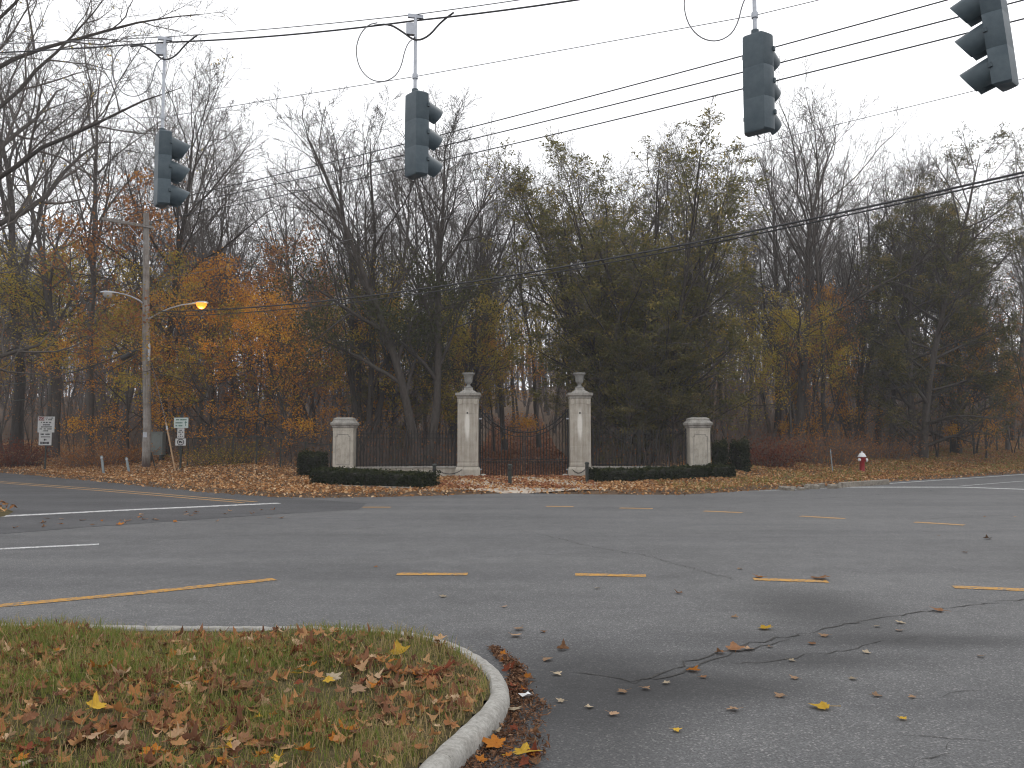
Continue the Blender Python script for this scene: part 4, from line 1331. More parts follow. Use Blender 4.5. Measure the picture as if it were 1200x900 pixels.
PROTO = {}
def proto(key, gkw, leaves=None, bark='bark', twig='twig', leafmat=None):
    th, tn, tips = grow(**gkw)
    V, Q = tubes_np(th); a = mesh_np('trunk', V, Q, smooth=True); a.materials.append(M[bark])
    V, Q = tubes_np(tn); b = mesh_np('crown', V, Q); b.materials.append(M[twig])
    c = None
    if leaves:
        c = leaf_cloud(tips, **leaves); c.materials.append(M[leafmat])
    PROTO[key] = (a, b, c, gkw['H'])
def tree(key, x, y, H, rot, lab, name, group, cat='tree', wide=1.0):
    a, b, c, H0 = PROTO[key]
    s = H / H0
    t = thing(name, lab, cat, (x, y, float(ground_z(x, y)) - .05), rot, group)
    t.scale = (s * wide, s * wide, s)
    link('trunk', a, None, t)
    k = link('crown', b, None, t)
    if c is not None: link('leaves', c, None, k)
    return t

# bare deciduous trees
proto('bare1', dict(seed=101, H=20, r0=.24, clear=.26, limbs=19, ang=(25, 48), len0=.40), bark='bark')
proto('bare2', dict(seed=102, H=20, r0=.2, clear=.34, limbs=17, ang=(22, 45), len0=.36, wob=.12), bark='bark_grey')
proto('bare3', dict(seed=103, H=20, r0=.28, clear=.22, limbs=18, ang=(30, 58), len0=.44, wob=.13), bark='bark')
proto('bare4', dict(seed=104, H=20, r0=.18, clear=.38, limbs=16, ang=(22, 48), len0=.34, lean=(.08, 0)), bark='bark_grey')
proto('fan', dict(seed=105, H=19, r0=.2, clear=.22, limbs=26, ang=(18, 40), len0=.40, stems=4, sspread=15), bark='bark')
proto('slim1', dict(seed=106, H=20, r0=.15, clear=.45, limbs=15, ang=(25, 50), len0=.26, sub=(6, 5, 4)), bark='bark')
proto('slim2', dict(seed=107, H=20, r0=.13, clear=.38, limbs=14, ang=(25, 55), len0=.24, sub=(6, 5, 4), lean=(-.06, .03), wob=.13), bark='bark_grey')
proto('sapling', dict(seed=108, H=8, r0=.05, clear=.2, limbs=14, ang=(25, 60), len0=.34, stems=2, sspread=9, sub=(6, 4), rmin=.004, wob=.14),
      dict(n=500, seed=3, size=(.06, .11), spread=.12, levels=(2, 3)), leafmat='leaf_russet')
# big spreading near tree on the left
proto('spread', dict(seed=110, H=22, r0=.36, clear=.2, limbs=20, ang=(40, 75), len0=.46, wob=.15, up=(0, .03, .05, .05, .03)),
      dict(n=700, seed=5, size=(.08, .13), spread=.15), leafmat='leaf_olive')
# leafy understorey maples
kw = dict(H=10, r0=.10, clear=.15, limbs=18, ang=(45, 80), len0=.55, sub=(7, 5, 3), rmin=.005, wob=.15, up=(0, .02, .03, .0, 0))
proto('maple_orange', dict(seed=120, **kw), dict(n=9000, seed=7, size=(.08, .17), spread=.28, gam=1.2), leafmat='leaf_orange')
proto('maple_russet', dict(seed=121, **kw), dict(n=6500, seed=8, size=(.08, .17), spread=.28, gam=1.2), leafmat='leaf_russet')
proto('maple_olive', dict(seed=122, **kw), dict(n=8000, seed=9, size=(.08, .17), spread=.28, gam=1.2), leafmat='leaf_olive')
proto('maple_yellow', dict(seed=123, H=8, r0=.12, clear=.42, limbs=18, ang=(60, 92), len0=.62, sub=(7, 5, 3), rmin=.005, up=(0, .0, .01, 0, 0)), dict(n=11000, seed=10, size=(.08, .16), spread=.28, flat=.6, gam=1.2), leafmat='leaf_yellow')
# evergreens
proto('evergreen1', dict(seed=SEED1, H=15.6, r0=.17, clear=.07, limbs=76, ang=(18, 50), len0=.36, stems=13, sspread=23, sub=(8, 6, 4), up=(-.01, .02, .0, -.01, -.03), rmin=.006, wob=.08),
      dict(n=80000, seed=11, size=(.11, .23), spread=.13, flat=.7, asp=.38, gam=.9, along=True, zlim=(.3, 17, 2, 10)), leafmat='leaf_olive_green')
proto('evergreen2', dict(seed=131, H=17, r0=.26, clear=.05, limbs=46, ang=(45, 82), len0=.32, stems=2, sspread=5, sub=(7, 6, 3), up=(0, .02, .0, -.02, -.04), rmin=.007),
      dict(n=56000, seed=12, size=(.09, .19), spread=.14, flat=.8, asp=.3, gam=1.2, along=True, zlim=(.6, 19, 4, 10)), leafmat='leaf_dark')
proto('evergreen3', dict(seed=135, H=10, r0=.12, clear=.06, limbs=30, ang=(50, 85), len0=.42, sub=(7, 6, 3), up=(0, .03, .02, .0, -.02), rmin=.005),
      dict(n=26000, seed=13, size=(.08, .17), spread=.16, flat=.8, asp=.35, gam=1.6, along=True), leafmat='leaf_dark')
# ivy-clad forked tree behind the left fence
proto('forked', dict(seed=140, H=19, r0=.27, clear=.2, limbs=28, ang=(24, 52), len0=.38, stems=2, sspread=8, wob=.10),
      dict(n=15000, seed=14, size=(.07, .14), spread=.4, gam=1.2, zlim=(1, 11, 3)), leafmat='leaf_ivy')

WOOD = 'trees along the wood edge'
def T(key, px, d, H, rot, lab, name='bare_tree', group=WOOD, wide=1.0):
    return tree(key, bx(px, d), d, H, rot, lab, name, group, 'tree', wide)
# left
T('spread', -75, 27, 20.0, 2.6, 'big bare tree at left margin whose limbs reach in over the side street')
T('bare3', 22, 50, 24.0, .6, 'thick dark trunk at left margin standing behind the parking sign', 'bare_tree')
T('bare1', 66, 44, 20.5, 2.2, 'tall bare tree just right of the white sign on the left')
T('bare2', 108, 42, 19.5, 4.0, 'slim grey tree between the left sign and the utility pole')
T('bare4', 140, 46, 21.0, 1.1, 'leaning grey tree close left of the utility pole')
T('bare1', 196, 43, 17.6, 5.0, 'thick bare tree rising right behind the utility pole')
T('bare2', 232, 47, 17.1, .3, 'slim tree behind the green and white road sign')
T('bare4', 292, 44, 16.7, 3.3, 'grey leaning tree behind the orange maples')
T('bare1', 345, 47, 16.2, 1.7, 'bare tree behind the orange maple nearest the left low pillar')
T('fan', 432, 39, 16.7, .4, 'several stemmed bare tree left of the ivy clad fork')
T('forked', 496, 36.5, 17.1, .25, 'ivy clad forked tree right behind the left iron fence', 'forked_tree')
T('fan', 540, 46, 17.1, 2.0, 'fan shaped bare tree seen above the left tall pillar')
T('bare2', 592, 52, 17.6, 2.9, 'slender bare tree beyond the middle of the gate')
T('bare4', 632, 55, 16.7, 4.4, 'bare tree beyond the right gate leaf, leaning outward')
T('fan', 690, 44, 16.2, 5.3, 'fan of bare stems rising behind the right tall pillar')
T('evergreen1', 755, 37.5, 14.9, .8, 'dark broad evergreen with many stems behind the right iron fence', 'evergreen_tree')
T('bare2', 730, 47, 16.2, 1.9, 'bare tree top rising over the broad evergreen')
T('fan', 800, 46, 15.8, 3.4, 'fanned bare crown at the right side of the broad evergreen')
T('bare4', 850, 42, 14.0, 4.2, 'slim tree just right of the right low pillar')
T('bare1', 907, 44, 16.7, .9, 'tall bare tree above the red brown thicket, left of the pale stake')
T('bare3', 935, 42, 16.7, 2.4, 'dark leaning trunk directly behind the red brown thicket')
T('slim1', 968, 43, 16.7, 3.9, 'straight slender trunk right behind the pale stake')
T('fan', 1000, 47, 17.1, 1.5, 'fan crowned bare tree behind the fire hydrant')
T('bare2', 1040, 44, 15.3, 5.5, 'bare tree between the hydrant and the tall evergreen')
T('evergreen2', 1075, 41.5, 15.5, 2.1, 'tall dark evergreen right of the fire hydrant', 'evergreen_tree')
T('evergreen2', 1118, 45, 15.2, 4.6, 'second dark evergreen standing right of the tall one', 'evergreen_tree')
T('slim2', 1178, 48, 16.7, .2, 'thin tufted tree at the right margin beyond the evergreens')
T('bare2', 1215, 46, 15.3, 3.0, 'bare tree at the right margin above the wire fence')
# leafy small trees
MAP = 'small leafy trees under the tall ones'
T('maple_yellow', 62, 47, 10.0, .5, 'yellow green leafy tree spreading over the left signs', 'leafy_tree', MAP)
T('maple_yellow', -25, 45, 9.5, 3.5, 'yellowish leafy tree at the very left margin', 'leafy_tree', MAP)
T('maple_orange', 150, 41, 7.0, 1.0, 'orange leafy tree left of the utility pole', 'leafy_tree', MAP)
T('maple_russet', 215, 44, 12.0, 2.0, 'russet tree reaching up behind the lit street lamp', 'leafy_tree', MAP)
T('maple_orange', 250, 42, 8.5, 4.0, 'orange leafy tree below the lit street lamp', 'leafy_tree', MAP)
T('maple_olive', 262, 37.5, 8.0, .8, 'olive brown leafy tree right of the green and white sign', 'leafy_tree', MAP)
T('maple_russet', 305, 43, 11.5, 5.2, 'tall russet leafy tree between the lamp and the low pillar', 'leafy_tree', MAP)
T('maple_orange', 342, 37, 6.6, 2.7, 'bright orange low tree left of the left low pillar', 'leafy_tree', MAP)
T('maple_russet', 372, 44, 9.0, 1.2, 'dull russet tree above the left low pillar', 'leafy_tree', MAP)
T('maple_olive', 440, 42, 8.5, 2.2, 'olive leafy tree behind the left iron fence', 'leafy_tree', MAP)
T('maple_olive', 545, 43, 6.5, 5.1, 'dull olive tree behind the left tall pillar', 'leafy_tree', MAP)
T('maple_orange', 580, 50, 7.0, 3.2, 'orange tree seen through the left gate leaf', 'leafy_tree', MAP)
T('maple_yellow', 672, 50, 8.6, 1.4, 'yellow tree beside the urn of the right tall pillar', 'leafy_tree', MAP, .6)
T('maple_olive', 838, 39, 7.5, .1, 'olive tree right of the broad evergreen above the low pillar', 'leafy_tree', MAP)
T('evergreen3', 700, 36, 6.5, 2.4, 'low dark evergreen filling in behind the right tall pillar', 'evergreen_tree', MAP)
T('evergreen3', 790, 35.5, 5.5, 4.4, 'low dark evergreen behind the right iron fence by the low pillar', 'evergreen_tree', MAP, 1.2)
T('evergreen3', 735, 34.5, 5.0, .9, 'low dark evergreen right behind the right iron fence', 'evergreen_tree', MAP, 1.3)
T('evergreen3', 458, 41, 8.0, 1.9, 'dark green small tree behind the left iron fence', 'evergreen_tree', MAP)
T('maple_orange', 985, 46, 8.0, 2.2, 'thin yellow orange tree behind the pale stake', 'leafy_tree', MAP, .6)
T('maple_orange', 1152, 43, 6.2, .6, 'orange leafed tree among the evergreens at right', 'leafy_tree', MAP, .8)
T('maple_russet', 1200, 44, 6.5, 3.6, 'dull orange tree at the right margin', 'leafy_tree', MAP)

T('maple_yellow', 925, 41, 6.5, 2.8, 'thin ochre leafed tree over the red brown shrub', 'leafy_tree', MAP, .8)
T('maple_orange', 955, 43, 6.0, .4, 'thin orange leafed tree above the bramble thicket', 'leafy_tree', MAP, .8)
T('maple_yellow', 560, 44, 7.5, 4.4, 'yellow orange tree between left tall pillar and gate', 'leafy_tree', MAP, .7)
T('maple_orange', 405, 41, 7.0, 5.5, 'orange tree above the left end of the left fence', 'leafy_tree', MAP, .8)
# deep wood: trees nobody could tell apart within a stretch
g = random.Random(77)
ZL = [(-80, 0, 'at the left margin'), (0, 50, 'behind the white notice sign'), (50, 110, 'between the notice sign and the marker posts'), (110, 165, 'left of the utility pole'),
      (165, 210, 'behind the utility pole'), (210, 260, 'behind the lit street lamp'), (260, 310, 'behind the olive brown leafy tree'), (310, 360, 'behind the brightest orange tree'),
      (360, 400, 'behind the left low pillar'), (400, 450, 'behind the left half of the left fence'), (450, 500, 'behind the ivy clad fork'), (500, 550, 'behind the left tall pillar'),
      (550, 605, 'beyond the left gate leaf'), (605, 660, 'beyond the right gate leaf'), (660, 720, 'behind the right tall pillar'), (720, 780, 'beyond the broad evergreen'),
      (780, 830, 'behind the right low pillar'), (830, 880, 'beyond the clipped shrubs at right'), (880, 935, 'beyond the red brown shrub'), (935, 985, 'beyond the pale stake'),
      (985, 1035, 'beyond the fire hydrant'), (1035, 1090, 'beyond the tall evergreen'), (1090, 1150, 'beyond the second evergreen'), (1150, 1290, 'at the right margin')]
for z0, z1, wh in ZL:
    n = max(2, int((z1 - z0) / 6.5))
    lab = 'slender bare tree deep in the wood ' + wh
    for i in range(n):
        px = z0 + (z1 - z0) * (i + g.random()) / n
        d = 49 + 50 * g.random() ** 1.25
        if abs(bx(px, d) - .5) < 2.2 and d < 60: continue
        key = g.choice(['slim1', 'slim2', 'slim1', 'bare2', 'bare4', 'bare1'])
        tree(key, bx(px, d), d, g.uniform(12, 17.5), g.uniform(0, 6.28), lab, 'forest_tree', 'bare trees ' + wh)
for z0, z1, wh in ZL:
    n = max(1, int((z1 - z0) / 16))
    for i in range(n):
        px = z0 + (z1 - z0) * (i + g.random()) / n
        d = g.uniform(38.5, 60)
        if abs(bx(px, d) - .5) < 2.6: continue
        tree('sapling', bx(px, d), d, g.uniform(4, 9), g.uniform(0, 6.28), 'thin twiggy sapling in the undergrowth ' + wh, 'sapling', 'saplings ' + wh)

# the far wood reads as one mass of trunks and twigs
def far_woods(seed, n):
    rs = np.random.RandomState(seed)
    d = 72 + 105 * rs.uniform(0, 1, n) ** .9
    x = rs.uniform(-.78, .80, n) * d
    z = ground_z(x, d)
    H = rs.uniform(8, 14, n)
    b = rs.uniform(.07, .17, n)
    P = np.zeros((n, 6, 3)); t = np.linspace(0, 1, 6)
    lx_, ly_ = rs.normal(0, .6, n), rs.normal(0, .6, n)
    P[..., 0] = x[:, None] + lx_[:, None] * t + rs.normal(0, .12, (n, 6)); P[..., 1] = d[:, None] + ly_[:, None] * t + rs.normal(0, .12, (n, 6))
    P[..., 2] = z[:, None] - .2 + H[:, None] * t
    rad = b[:, None] * (1 - .88 * t)
    tb = {(6, 4): list(zip(P, rad))}
    m = 34
    ti = np.repeat(np.arange(n), m); u = rs.uniform(.12, .98, n * m)
    k = np.minimum((u * 5).astype(int), 4); f = (u * 5 - k)[:, None]
    p0 = P[ti, k] * (1 - f) + P[ti, k + 1] * f
    a = rs.uniform(0, 6.28, n * m); L = H[ti] * rs.uniform(.08, .26, n * m) * (1.15 - .7 * u)
    Q = np.zeros((n * m, 4, 3))
    for j in range(4):
        q = j / 3
        Q[:, j, 0] = p0[:, 0] + np.cos(a) * L * q * .72 + rs.normal(0, .1, n * m) * (j > 0); Q[:, j, 1] = p0[:, 1] + np.sin(a) * L * q * .72 + rs.normal(0, .1, n * m) * (j > 0)
        Q[:, j, 2] = p0[:, 2] + L * (q * .55 + .3 * q * q)
    r2 = (b[ti] * (1 - .8 * u) * .42)[:, None] * np.array([1, .7, .45, .2]) + .006
    tb[(4, 3)] = list(zip(Q, r2))
    V, F_ = tubes_np(tb)
    return V, F_
V, Q = far_woods(401, 1500)
tag(link('far_woods', mesh_np('far_woods', V, Q), M['brush']), 'grey brown mass of bare wood on the rising ground far behind', 'woods', kind='stuff')

# undergrowth: stems and dead leaves through the wood floor
def undergrowth(seed, n, x0, x1, s0, s1, hmin, hmax, lab, name, nl, mat):
    rs = np.random.RandomState(seed)
    x = rs.uniform(x0, x1, n); e = np.interp(x, EX, EY)
    k = 1 / np.sqrt(1 + (np.interp(x + .5, EX, EY) - np.interp(x - .5, EX, EY)) ** 2)
    y = np.maximum(e + rs.uniform(s0, s1, n) / k, 33.5)
    ok = np.abs(x - .5) > 2.4
    x, y = x[ok], y[ok]; n = len(x)
    z = ground_z(x, y)
    cl = .45 + .55 * (.5 + .5 * np.sin(x * .9 + 1.7 * np.sin(y * .6)))
    h = rs.uniform(hmin, hmax, n) * cl
    a = rs.uniform(0, 6.28, n); b = rs.uniform(.1, .7, n) * h
    pts = np.zeros((n, 4, 3))
    for j in range(4):
        t = j / 3
        pts[:, j, 0] = x + np.cos(a) * b * t ** 1.6 + rs.normal(0, .04, n) * (j > 0)
        pts[:, j, 1] = y + np.sin(a) * b * t ** 1.6 + rs.normal(0, .04, n) * (j > 0)
        pts[:, j, 2] = z - .03 + h * t * (1 - .15 * t)
    rad = rs.uniform(.008, .018, n)[:, None] * np.array([1, .85, .65, .35])[None]
    V, Q = tubes_np({(4, 3): list(zip(pts, rad))})
    i = rs.randint(0, n, nl); j = rs.randint(1, 4, nl)
    C = pts[i, j] + rs.normal(0, .2, (nl, 3))
    C[:, 2] = np.maximum(C[:, 2], ground_z(C[:, 0], C[:, 1]) + .02)
    V2, Q2 = cards(C, rs.uniform(.06, .13, nl), seed + 1)
    tag(link(name, mesh_np(name, V, Q), M['brush']), lab, 'undergrowth', kind='stuff')
    tag(link(name + '_leaves', mesh_np(name + '_leaves', V2, Q2, attr=np.repeat(rs.beta(1.5, 2.2, nl), 4)), M[mat]), 'withered leaves hanging in the ' + lab.split(' of ')[0], 'undergrowth', kind='stuff')
undergrowth(201, 11000, -45, 45, 6, 24, .8, 3.4, 'brown twiggy undergrowth of the wood floor', 'undergrowth', 16000, 'leaf_russet')
undergrowth(202, 9000, -60, 70, 20, 60, 1.5, 5.0, 'tall grey brown brush of the deeper wood', 'deep_brush', 9000, 'leaf_russet')

# named shrubs
brush('red_shrub', bx(15, 39), 39.5, 3.4, 1.8, 1.5, 'dark red shrub left of the sign at the left margin', 301, 'leaf_red', 110, 4200, 'shrub', 'reddish shrubs')
brush('red_shrub', bx(905, 33), 33.4, 2.6, 1.5, 1.35, 'red brown shrub right of the clipped shrubs', 302, 'leaf_red', 110, 3200, 'shrub', 'reddish shrubs')
brush('brown_thicket', bx(960, 36), 36.2, 4.2, 2.0, 1.7, 'brown bramble thicket behind the pale stake', 303, 'leaf_russet', 190, 2600, 'shrub', 'brown thickets')
brush('brown_thicket', bx(1030, 40), 40, 4.0, 1.8, 1.5, 'brown bramble thicket behind the hydrant', 304, 'leaf_russet', 150, 1800, 'shrub', 'brown thickets')
brush('brown_thicket', bx(112, 37), 38, 4.5, 1.8, 1.2, 'tawny low thicket between the left sign and utility pole', 305, 'leaf_russet', 150, 3600, 'shrub', 'brown thickets')
brush('brown_thicket', bx(255, 34), 34.5, 3.6, 1.6, 1.1, 'low dull thicket right of the green and white sign', 306, 'leaf_olive', 120, 1800, 'shrub', 'brown thickets')

# ------------------------------------------------------------------ wire fences
def wire_fence(a, b, n, h, lab):
    t = thing('wire_fence', lab, 'fence', (a[0], a[1], 0), 0, 'old wire fences at the wood edge')
    P = []
    for i in range(n):
        x, y = a[0] + (b[0] - a[0]) * i / (n - 1), a[1] + (b[1] - a[1]) * i / (n - 1)
        z = float(ground_z(x, y)); P.append(Vector((x - a[0], y - a[1], z)))
        MB().tube([(x - a[0], y - a[1], z - .1), (x - a[0] + .02, y - a[1], z + h + .05)], .035, 6).build('post', M['post_green'], t)
    for q in (.15, .4, .65, .95):
        MB().tube([p + Vector((0, 0, h * q)) for p in P], .008, 4).build('wire', M['wire'], t)
    MB().tube([p + Vector((0, 0, h)) for p in P], .018, 5).build('top_rail', M['post_green'], t)
wire_fence((bx(222, 35), 35), (bx(385, 32), 32.5), 7, 1.15, 'dark wire fence with posts left of the left low pillar')
wire_fence((bx(1050, 42.5), 42.5), (bx(1260, 52), 52), 9, 1.2, 'dark wire fence with posts at the right margin')

# ------------------------------------------------------------------ utility pole, lamps, wires
PB = gp(171, 553, .12)
PX, PY = PB.x, PB.y
PZ = float(ground_z(PX, PY))
def zpx(py, d): return pt(600, py, d).z
t = thing('utility_pole', 'weathered wooden utility pole at the corner of the side street', 'utility pole', (PX, PY, 0))
top = zpx(250, PY)
MB().tube([(0, 0, PZ - .3), (.0, 0, 2), (-.17, 0, 6), (-.32, 0, top)], [.18, .17, .15, .12], 14).build('pole', M['wood_pole'], t, smooth=True)
ca = zpx(266, PY)
cdir = Vector((-.72, -.69, 0)).normalized()
crs = MB(); e0, e1 = cdir * 1.75, cdir * -.35
crs.box(((e0 + e1) / 2) + Vector((-.28, -.16, ca)), ((e0 - e1).length, .1, .12), math.atan2(cdir.y, cdir.x), .008)
crs.build('crossarm', M['wood_pole'], t)
INS = []
for k in (1.6, .95, -.25):
    q = cdir * k + Vector((-.28, -.16, ca + .06))
    MB().lathe([(.02, 0), (.025, .05), (.055, .07), (.055, .11), (.035, .13), (.05, .16), (.03, .2)], 10, q).build('insulator', M['urn'], t, smooth=True)
    INS.append(Vector((PX, PY, 0)) + q + Vector((0, 0, .19)))
MB().tube([(cdir.x * .75 - .28, cdir.y * .75 - .16, ca - .03), (-.31, -.13, ca - .75)], .02, 6).build('brace', M['galv'], t)
MB().box((.04, -.12, zpx(413, PY)), (.1, .1, .75), .3, .02).build('cable_guard', M['galv'], t)
MB().box((.0, -.19, 1.7), (.16, .015, .22)).build('pole_tag', M['galv'], t)
# dark guy stub leaning at the foot
MB().tube([(.42, .02, PZ - .05), (.36, .02, .35), (.2, .0, .95)], [.035, .03, .02], 6).build('guy_stub', M['post_green'], t)
def street_lamp(z0, dx, dy, rise, lab, lit):
    s = thing('street_lamp', lab, 'street lamp', (PX - .2, PY, z0), 0, 'street lamps on the utility pole')
    L = math.hypot(dx, dy); ux, uy = dx / L, dy / L
    P = [(ux * L * k, uy * L * k, rise * (1 - (1 - k) ** 2)) for k in (0.06, .25, .5, .75, 1)]
    MB().tube(P, [.035, .034, .03, .028, .028], 8).build('arm', M['galv'], s, smooth=True)
    a = math.atan2(uy, ux)
    hd = MB()
    m = Matrix.Rotation(a, 3, 'Z')
    ring = []
    prof = [(-.1, .05, .04), (.05, .09, .06), (.25, .15, .09), (.45, .16, .09), (.6, .11, .06), (.66, .04, .03)]
    vs, fs = [], []
    for (u, ww, hh) in prof:
        for k in range(10):
            an = 2 * math.pi * k / 10
            zz = math.sin(an) * hh * (1.0 if math.sin(an) > 0 else .35)
            vs.append(m @ Vector((u + L, math.cos(an) * ww, zz)) + Vector((0, 0, rise)))
    for i in range(len(prof) - 1):
        for k in range(10): fs.append((i * 10 + k, i * 10 + (k + 1) % 10, (i + 1) * 10 + (k + 1) % 10, (i + 1) * 10 + k))
    fs += [tuple(range(9, -1, -1)), tuple(range(50, 60))]
    hd.add(vs, fs)
    hd.build('lamp_head', M['galv'], s, smooth=True)
    bl = MB()
    rings = [(.22 * math.cos(j / 4 * math.pi / 2) + .002, -.25 * math.sin(j / 4 * math.pi / 2) + .0) for j in range(5)]
    c = m @ Vector((.34 + L, 0, 0))
    bl.lathe([(r, z) for r, z in reversed(rings)], 14, (c.x, c.y, rise))
    bl.build('lens', M['lamp_on'] if lit else M['lamp_off'], s, smooth=True)
    if lit:
        li = bpy.data.lights.new('lamp_light', 'POINT'); li.energy = 60; li.color = (1, .55, .16); li.shadow_soft_size = .15
        lo = bpy.data.objects.new('lamp_light', li); COL.objects.link(lo); lo.parent = s
        lo.location = (c.x, c.y, rise - .35)
    return s
tm = NT('glowing_sodium_lens'); tm.color((.5, .25, .06)); tm.b.inputs['Emission Color'].default_value = (1, .18, .012, 1); tm.b.inputs['Emission Strength'].default_value = 2.6
M['lamp_on'] = tm.m
M['lamp_off'] = m_simple('clear_lamp_lens', (.5, .5, .5), (.42, .42, .42), 8, .25)
za = zpx(376, PY)
street_lamp(za, bx(240, PY) - PX - .15, -.5, zpx(361, PY) - za + .12, 'glowing orange street lamp on arm reaching right from utility pole', True)
za = zpx(358, PY)
street_lamp(za, bx(132, PY) - PX + .4, -.3, zpx(345, PY) - za, 'unlit pale street lamp on arm reaching left from utility pole', False)

def wire(name, a, b, sag, r, mat, lab, group, n=28, wob=0.0, cat='wire'):
    mb = MB()
    pts = []
    for i in range(n + 1):
        u = i / n
        p = Vector(a).lerp(Vector(b), u); p.z -= sag * 4 * u * (1 - u)
        pts.append(p)
    mb.tube(pts, r, 5)
    return tag(mb.build(name, M[mat], smooth=True), lab, cat, group)
# the next pole of the line stands beyond the right margin, nearer the camera
def far_end(px, py, px2, z):      # continue the bearing line from the pole to a depth
    return None
NP = Vector((17.5, 10.2, 0))
off = (Vector((-.72, -.69, 0)).normalized())
GW = 'power lines above the junction'
E = []
for a, q, sg in zip(INS, (pt(1110, 0, 17.0), pt(1200, 0, 15.6), pt(1200, 22, 15.6)), (.4, .4, .4)):
    e = a + (q - a) * 1.4; e.z += sg * .817 * 1.4
    E.append(e)
LAB = ['topmost black power line sloping down to the utility pole', 'middle black power line of the three sloping to the utility pole', 'lowest black power line of the three sloping to the utility pole']
for a, b, l in zip(INS, E, LAB): wire('power_line', a, b, .4, .016, 'wire', l, GW)
# ------------------------------------------------------------------ traffic signals on a span wire
S1, S2, S3, S4 = pt(189, 198, 11.8), pt(486, 158, 10.4), pt(886, 98, 8.8), pt(1172, 38, 7.9)
def visor_mesh():
    mb = MB()
    n = 18
    vs, fs = [], []
    r0 = .155
    for j, k in enumerate((0, .5, 1)):
        for i in range(n + 1):
            a = R(-62) + (R(242) + R(0)) * 0 + R(304) * i / n      # open at the bottom
            top = .5 + .5 * math.sin(a)
            L = .15 + .15 * top
            rr = r0 * (1 - .06 * k)
            vs.append((rr * math.cos(a), k * L, rr * math.sin(a) - k * L * .24))
    m = n + 1
    for j in range(2):
        for i in range(n): fs.append((j * m + i, j * m + i + 1, (j + 1) * m + i + 1, (j + 1) * m + i))
    # inner wall for thickness
    b = len(vs)
    vs += [(x * .965, y, z * .965 - .002) for x, y, z in vs]
    for j in range(2):
        for i in range(n): fs.append((b + (j + 1) * m + i, b + (j + 1) * m + i + 1, b + j * m + i + 1, b + j * m + i))
    for i in range(n): fs.append((2 * m + i, 2 * m + i + 1, b + 2 * m + i + 1, b + 2 * m + i))
    for i0 in (0, n):
        for j in range(2): fs.append((j * m + i0, (j + 1) * m + i0, b + (j + 1) * m + i0, b + j * m + i0))
    mb.add(vs, fs)
    me = mb.mesh('visor', True); me.materials.append(M['signal_visor'])
    return me
def housing_mesh():
    """back of a three-section head: rounded back corners, slightly wider door side"""
    mb = MB()
    sec = [(-.165, .10), (.165, .10), (.167, .055), (.15, .0), (.118, -.07), (-.118, -.07), (-.15, .0), (-.167, .055)]
    n = len(sec)
    zs = [(-.545, .80, .9), (-.525, .97, 1), (-.18, 1, 1), (-.176, .985, 1), (-.172, 1, 1), (.172, 1, 1), (.176, .985, 1), (.18, 1, 1), (.525, .97, 1), (.545, .8, .9)]
    vs = [(x * k, y * k, z) for z, k, _ in zs for x, y in sec]
    fs = [(i * n + j, i * n + (j + 1) % n, (i + 1) * n + (j + 1) % n, (i + 1) * n + j) for i in range(len(zs) - 1) for j in range(n)]
    fs += [tuple(range(n - 1, -1, -1)), tuple(range((len(zs) - 1) * n, len(zs) * n))]
    mb.add(vs, fs)
    me = mb.mesh('housing', True); me.materials.append(M['signal'])
    return me
VM, HM = visor_mesh(), housing_mesh()
lm = MB().lathe([(.001, .0), (.08, -.012), (.14, -.03), (.145, -.035)], 18)
LMS = lm.mesh('lens', True); LMS.materials.append(M['lens'])
def smooth3(P, it=2):
    P = [Vector(p) for p in P]
    for _ in range(it):
        Q = [P[0]]
        for a, b in zip(P[:-1], P[1:]): Q += [a.lerp(b, .25), a.lerp(b, .75)]
        P = Q + [P[-1]]
    return P
LT = MB().box((0, 0, 0), (.03, .035, .05), 0, .006).mesh('door_latch'); LT.materials.append(M['signal_visor'])
SGROUP = 'traffic signals hung on the span wire'
def signal(c, az, ztop, lab, loopside, tiltx=0, tilty=0):
    t = thing('traffic_signal', lab, 'traffic signal', c, 0, SGROUP)
    t.rotation_euler = (0, tilty, 0)
    body = link('housing', HM, None, t)
    body.rotation_euler = (tiltx, 0, -az)
    for k in (-1, 0, 1):
        for sx in (-1, 1): link('door_latch', LT, None, body, (sx * .172, .085, k * .353 + .02))
        v = link('visor', VM, None, body, (0, .10, k * .353))
        l_ = link('lens', LMS, None, body, (0, .125, k * .353)); l_.rotation_euler = (-math.pi / 2, 0, 0)
    h = ztop - c.z
    MB().tube([(0, 0, .53), (0, 0, h)], .022, 10).build('hanger_pipe', M['galv'], t, smooth=True)
    MB().tube([(0, 0, .53), (0, 0, .6)], .042, 10).build('pipe_collar', M['signal'], t, smooth=True)
    MB().tube([(0, 0, .74 + tilty * 0), (0, 0, .80)], .036, 10).build('tether_clamp', M['galv'], t, smooth=True)
    MB().box((0, 0, h + .01), (.2, .035, .05), .2, .006).build('span_clamp', M['galv'], t)
    MB().box((-.05, 0, h - .16), (.14, .06, .16), .2, .01).build('wire_entrance', M['galv'], t)
    # cable that drops from the bundle into the head, and a slack loop
    MB().tube(smooth3([(-.55, .1, h - .06), (-.35, .06, h - .06), (-.18, .02, h - .18), (0, -.03, h - .34), (.17, -.03, h - .28), (.33, -.06, h - .1), (.5, -.08, h + .02)]), .012, 6).build('feed_cable', M['wire'], t, smooth=True)
    loop = [(-.12 - .33 - .33 * math.cos(a), .02, h - .45 - .42 * math.sin(a)) for a in [R(x) for x in (-58, -30, 0, 35, 70, 105, 140)]]
    loop = [(-.5, .03, h - .06)] + loop + [(-.12, -.02, h - .38), (0, -.03, h - .28)]
    if loopside: MB().tube(smooth3(loop), .007, 6).build('slack_loop', M['wire_grey'], t, smooth=True)
    return t
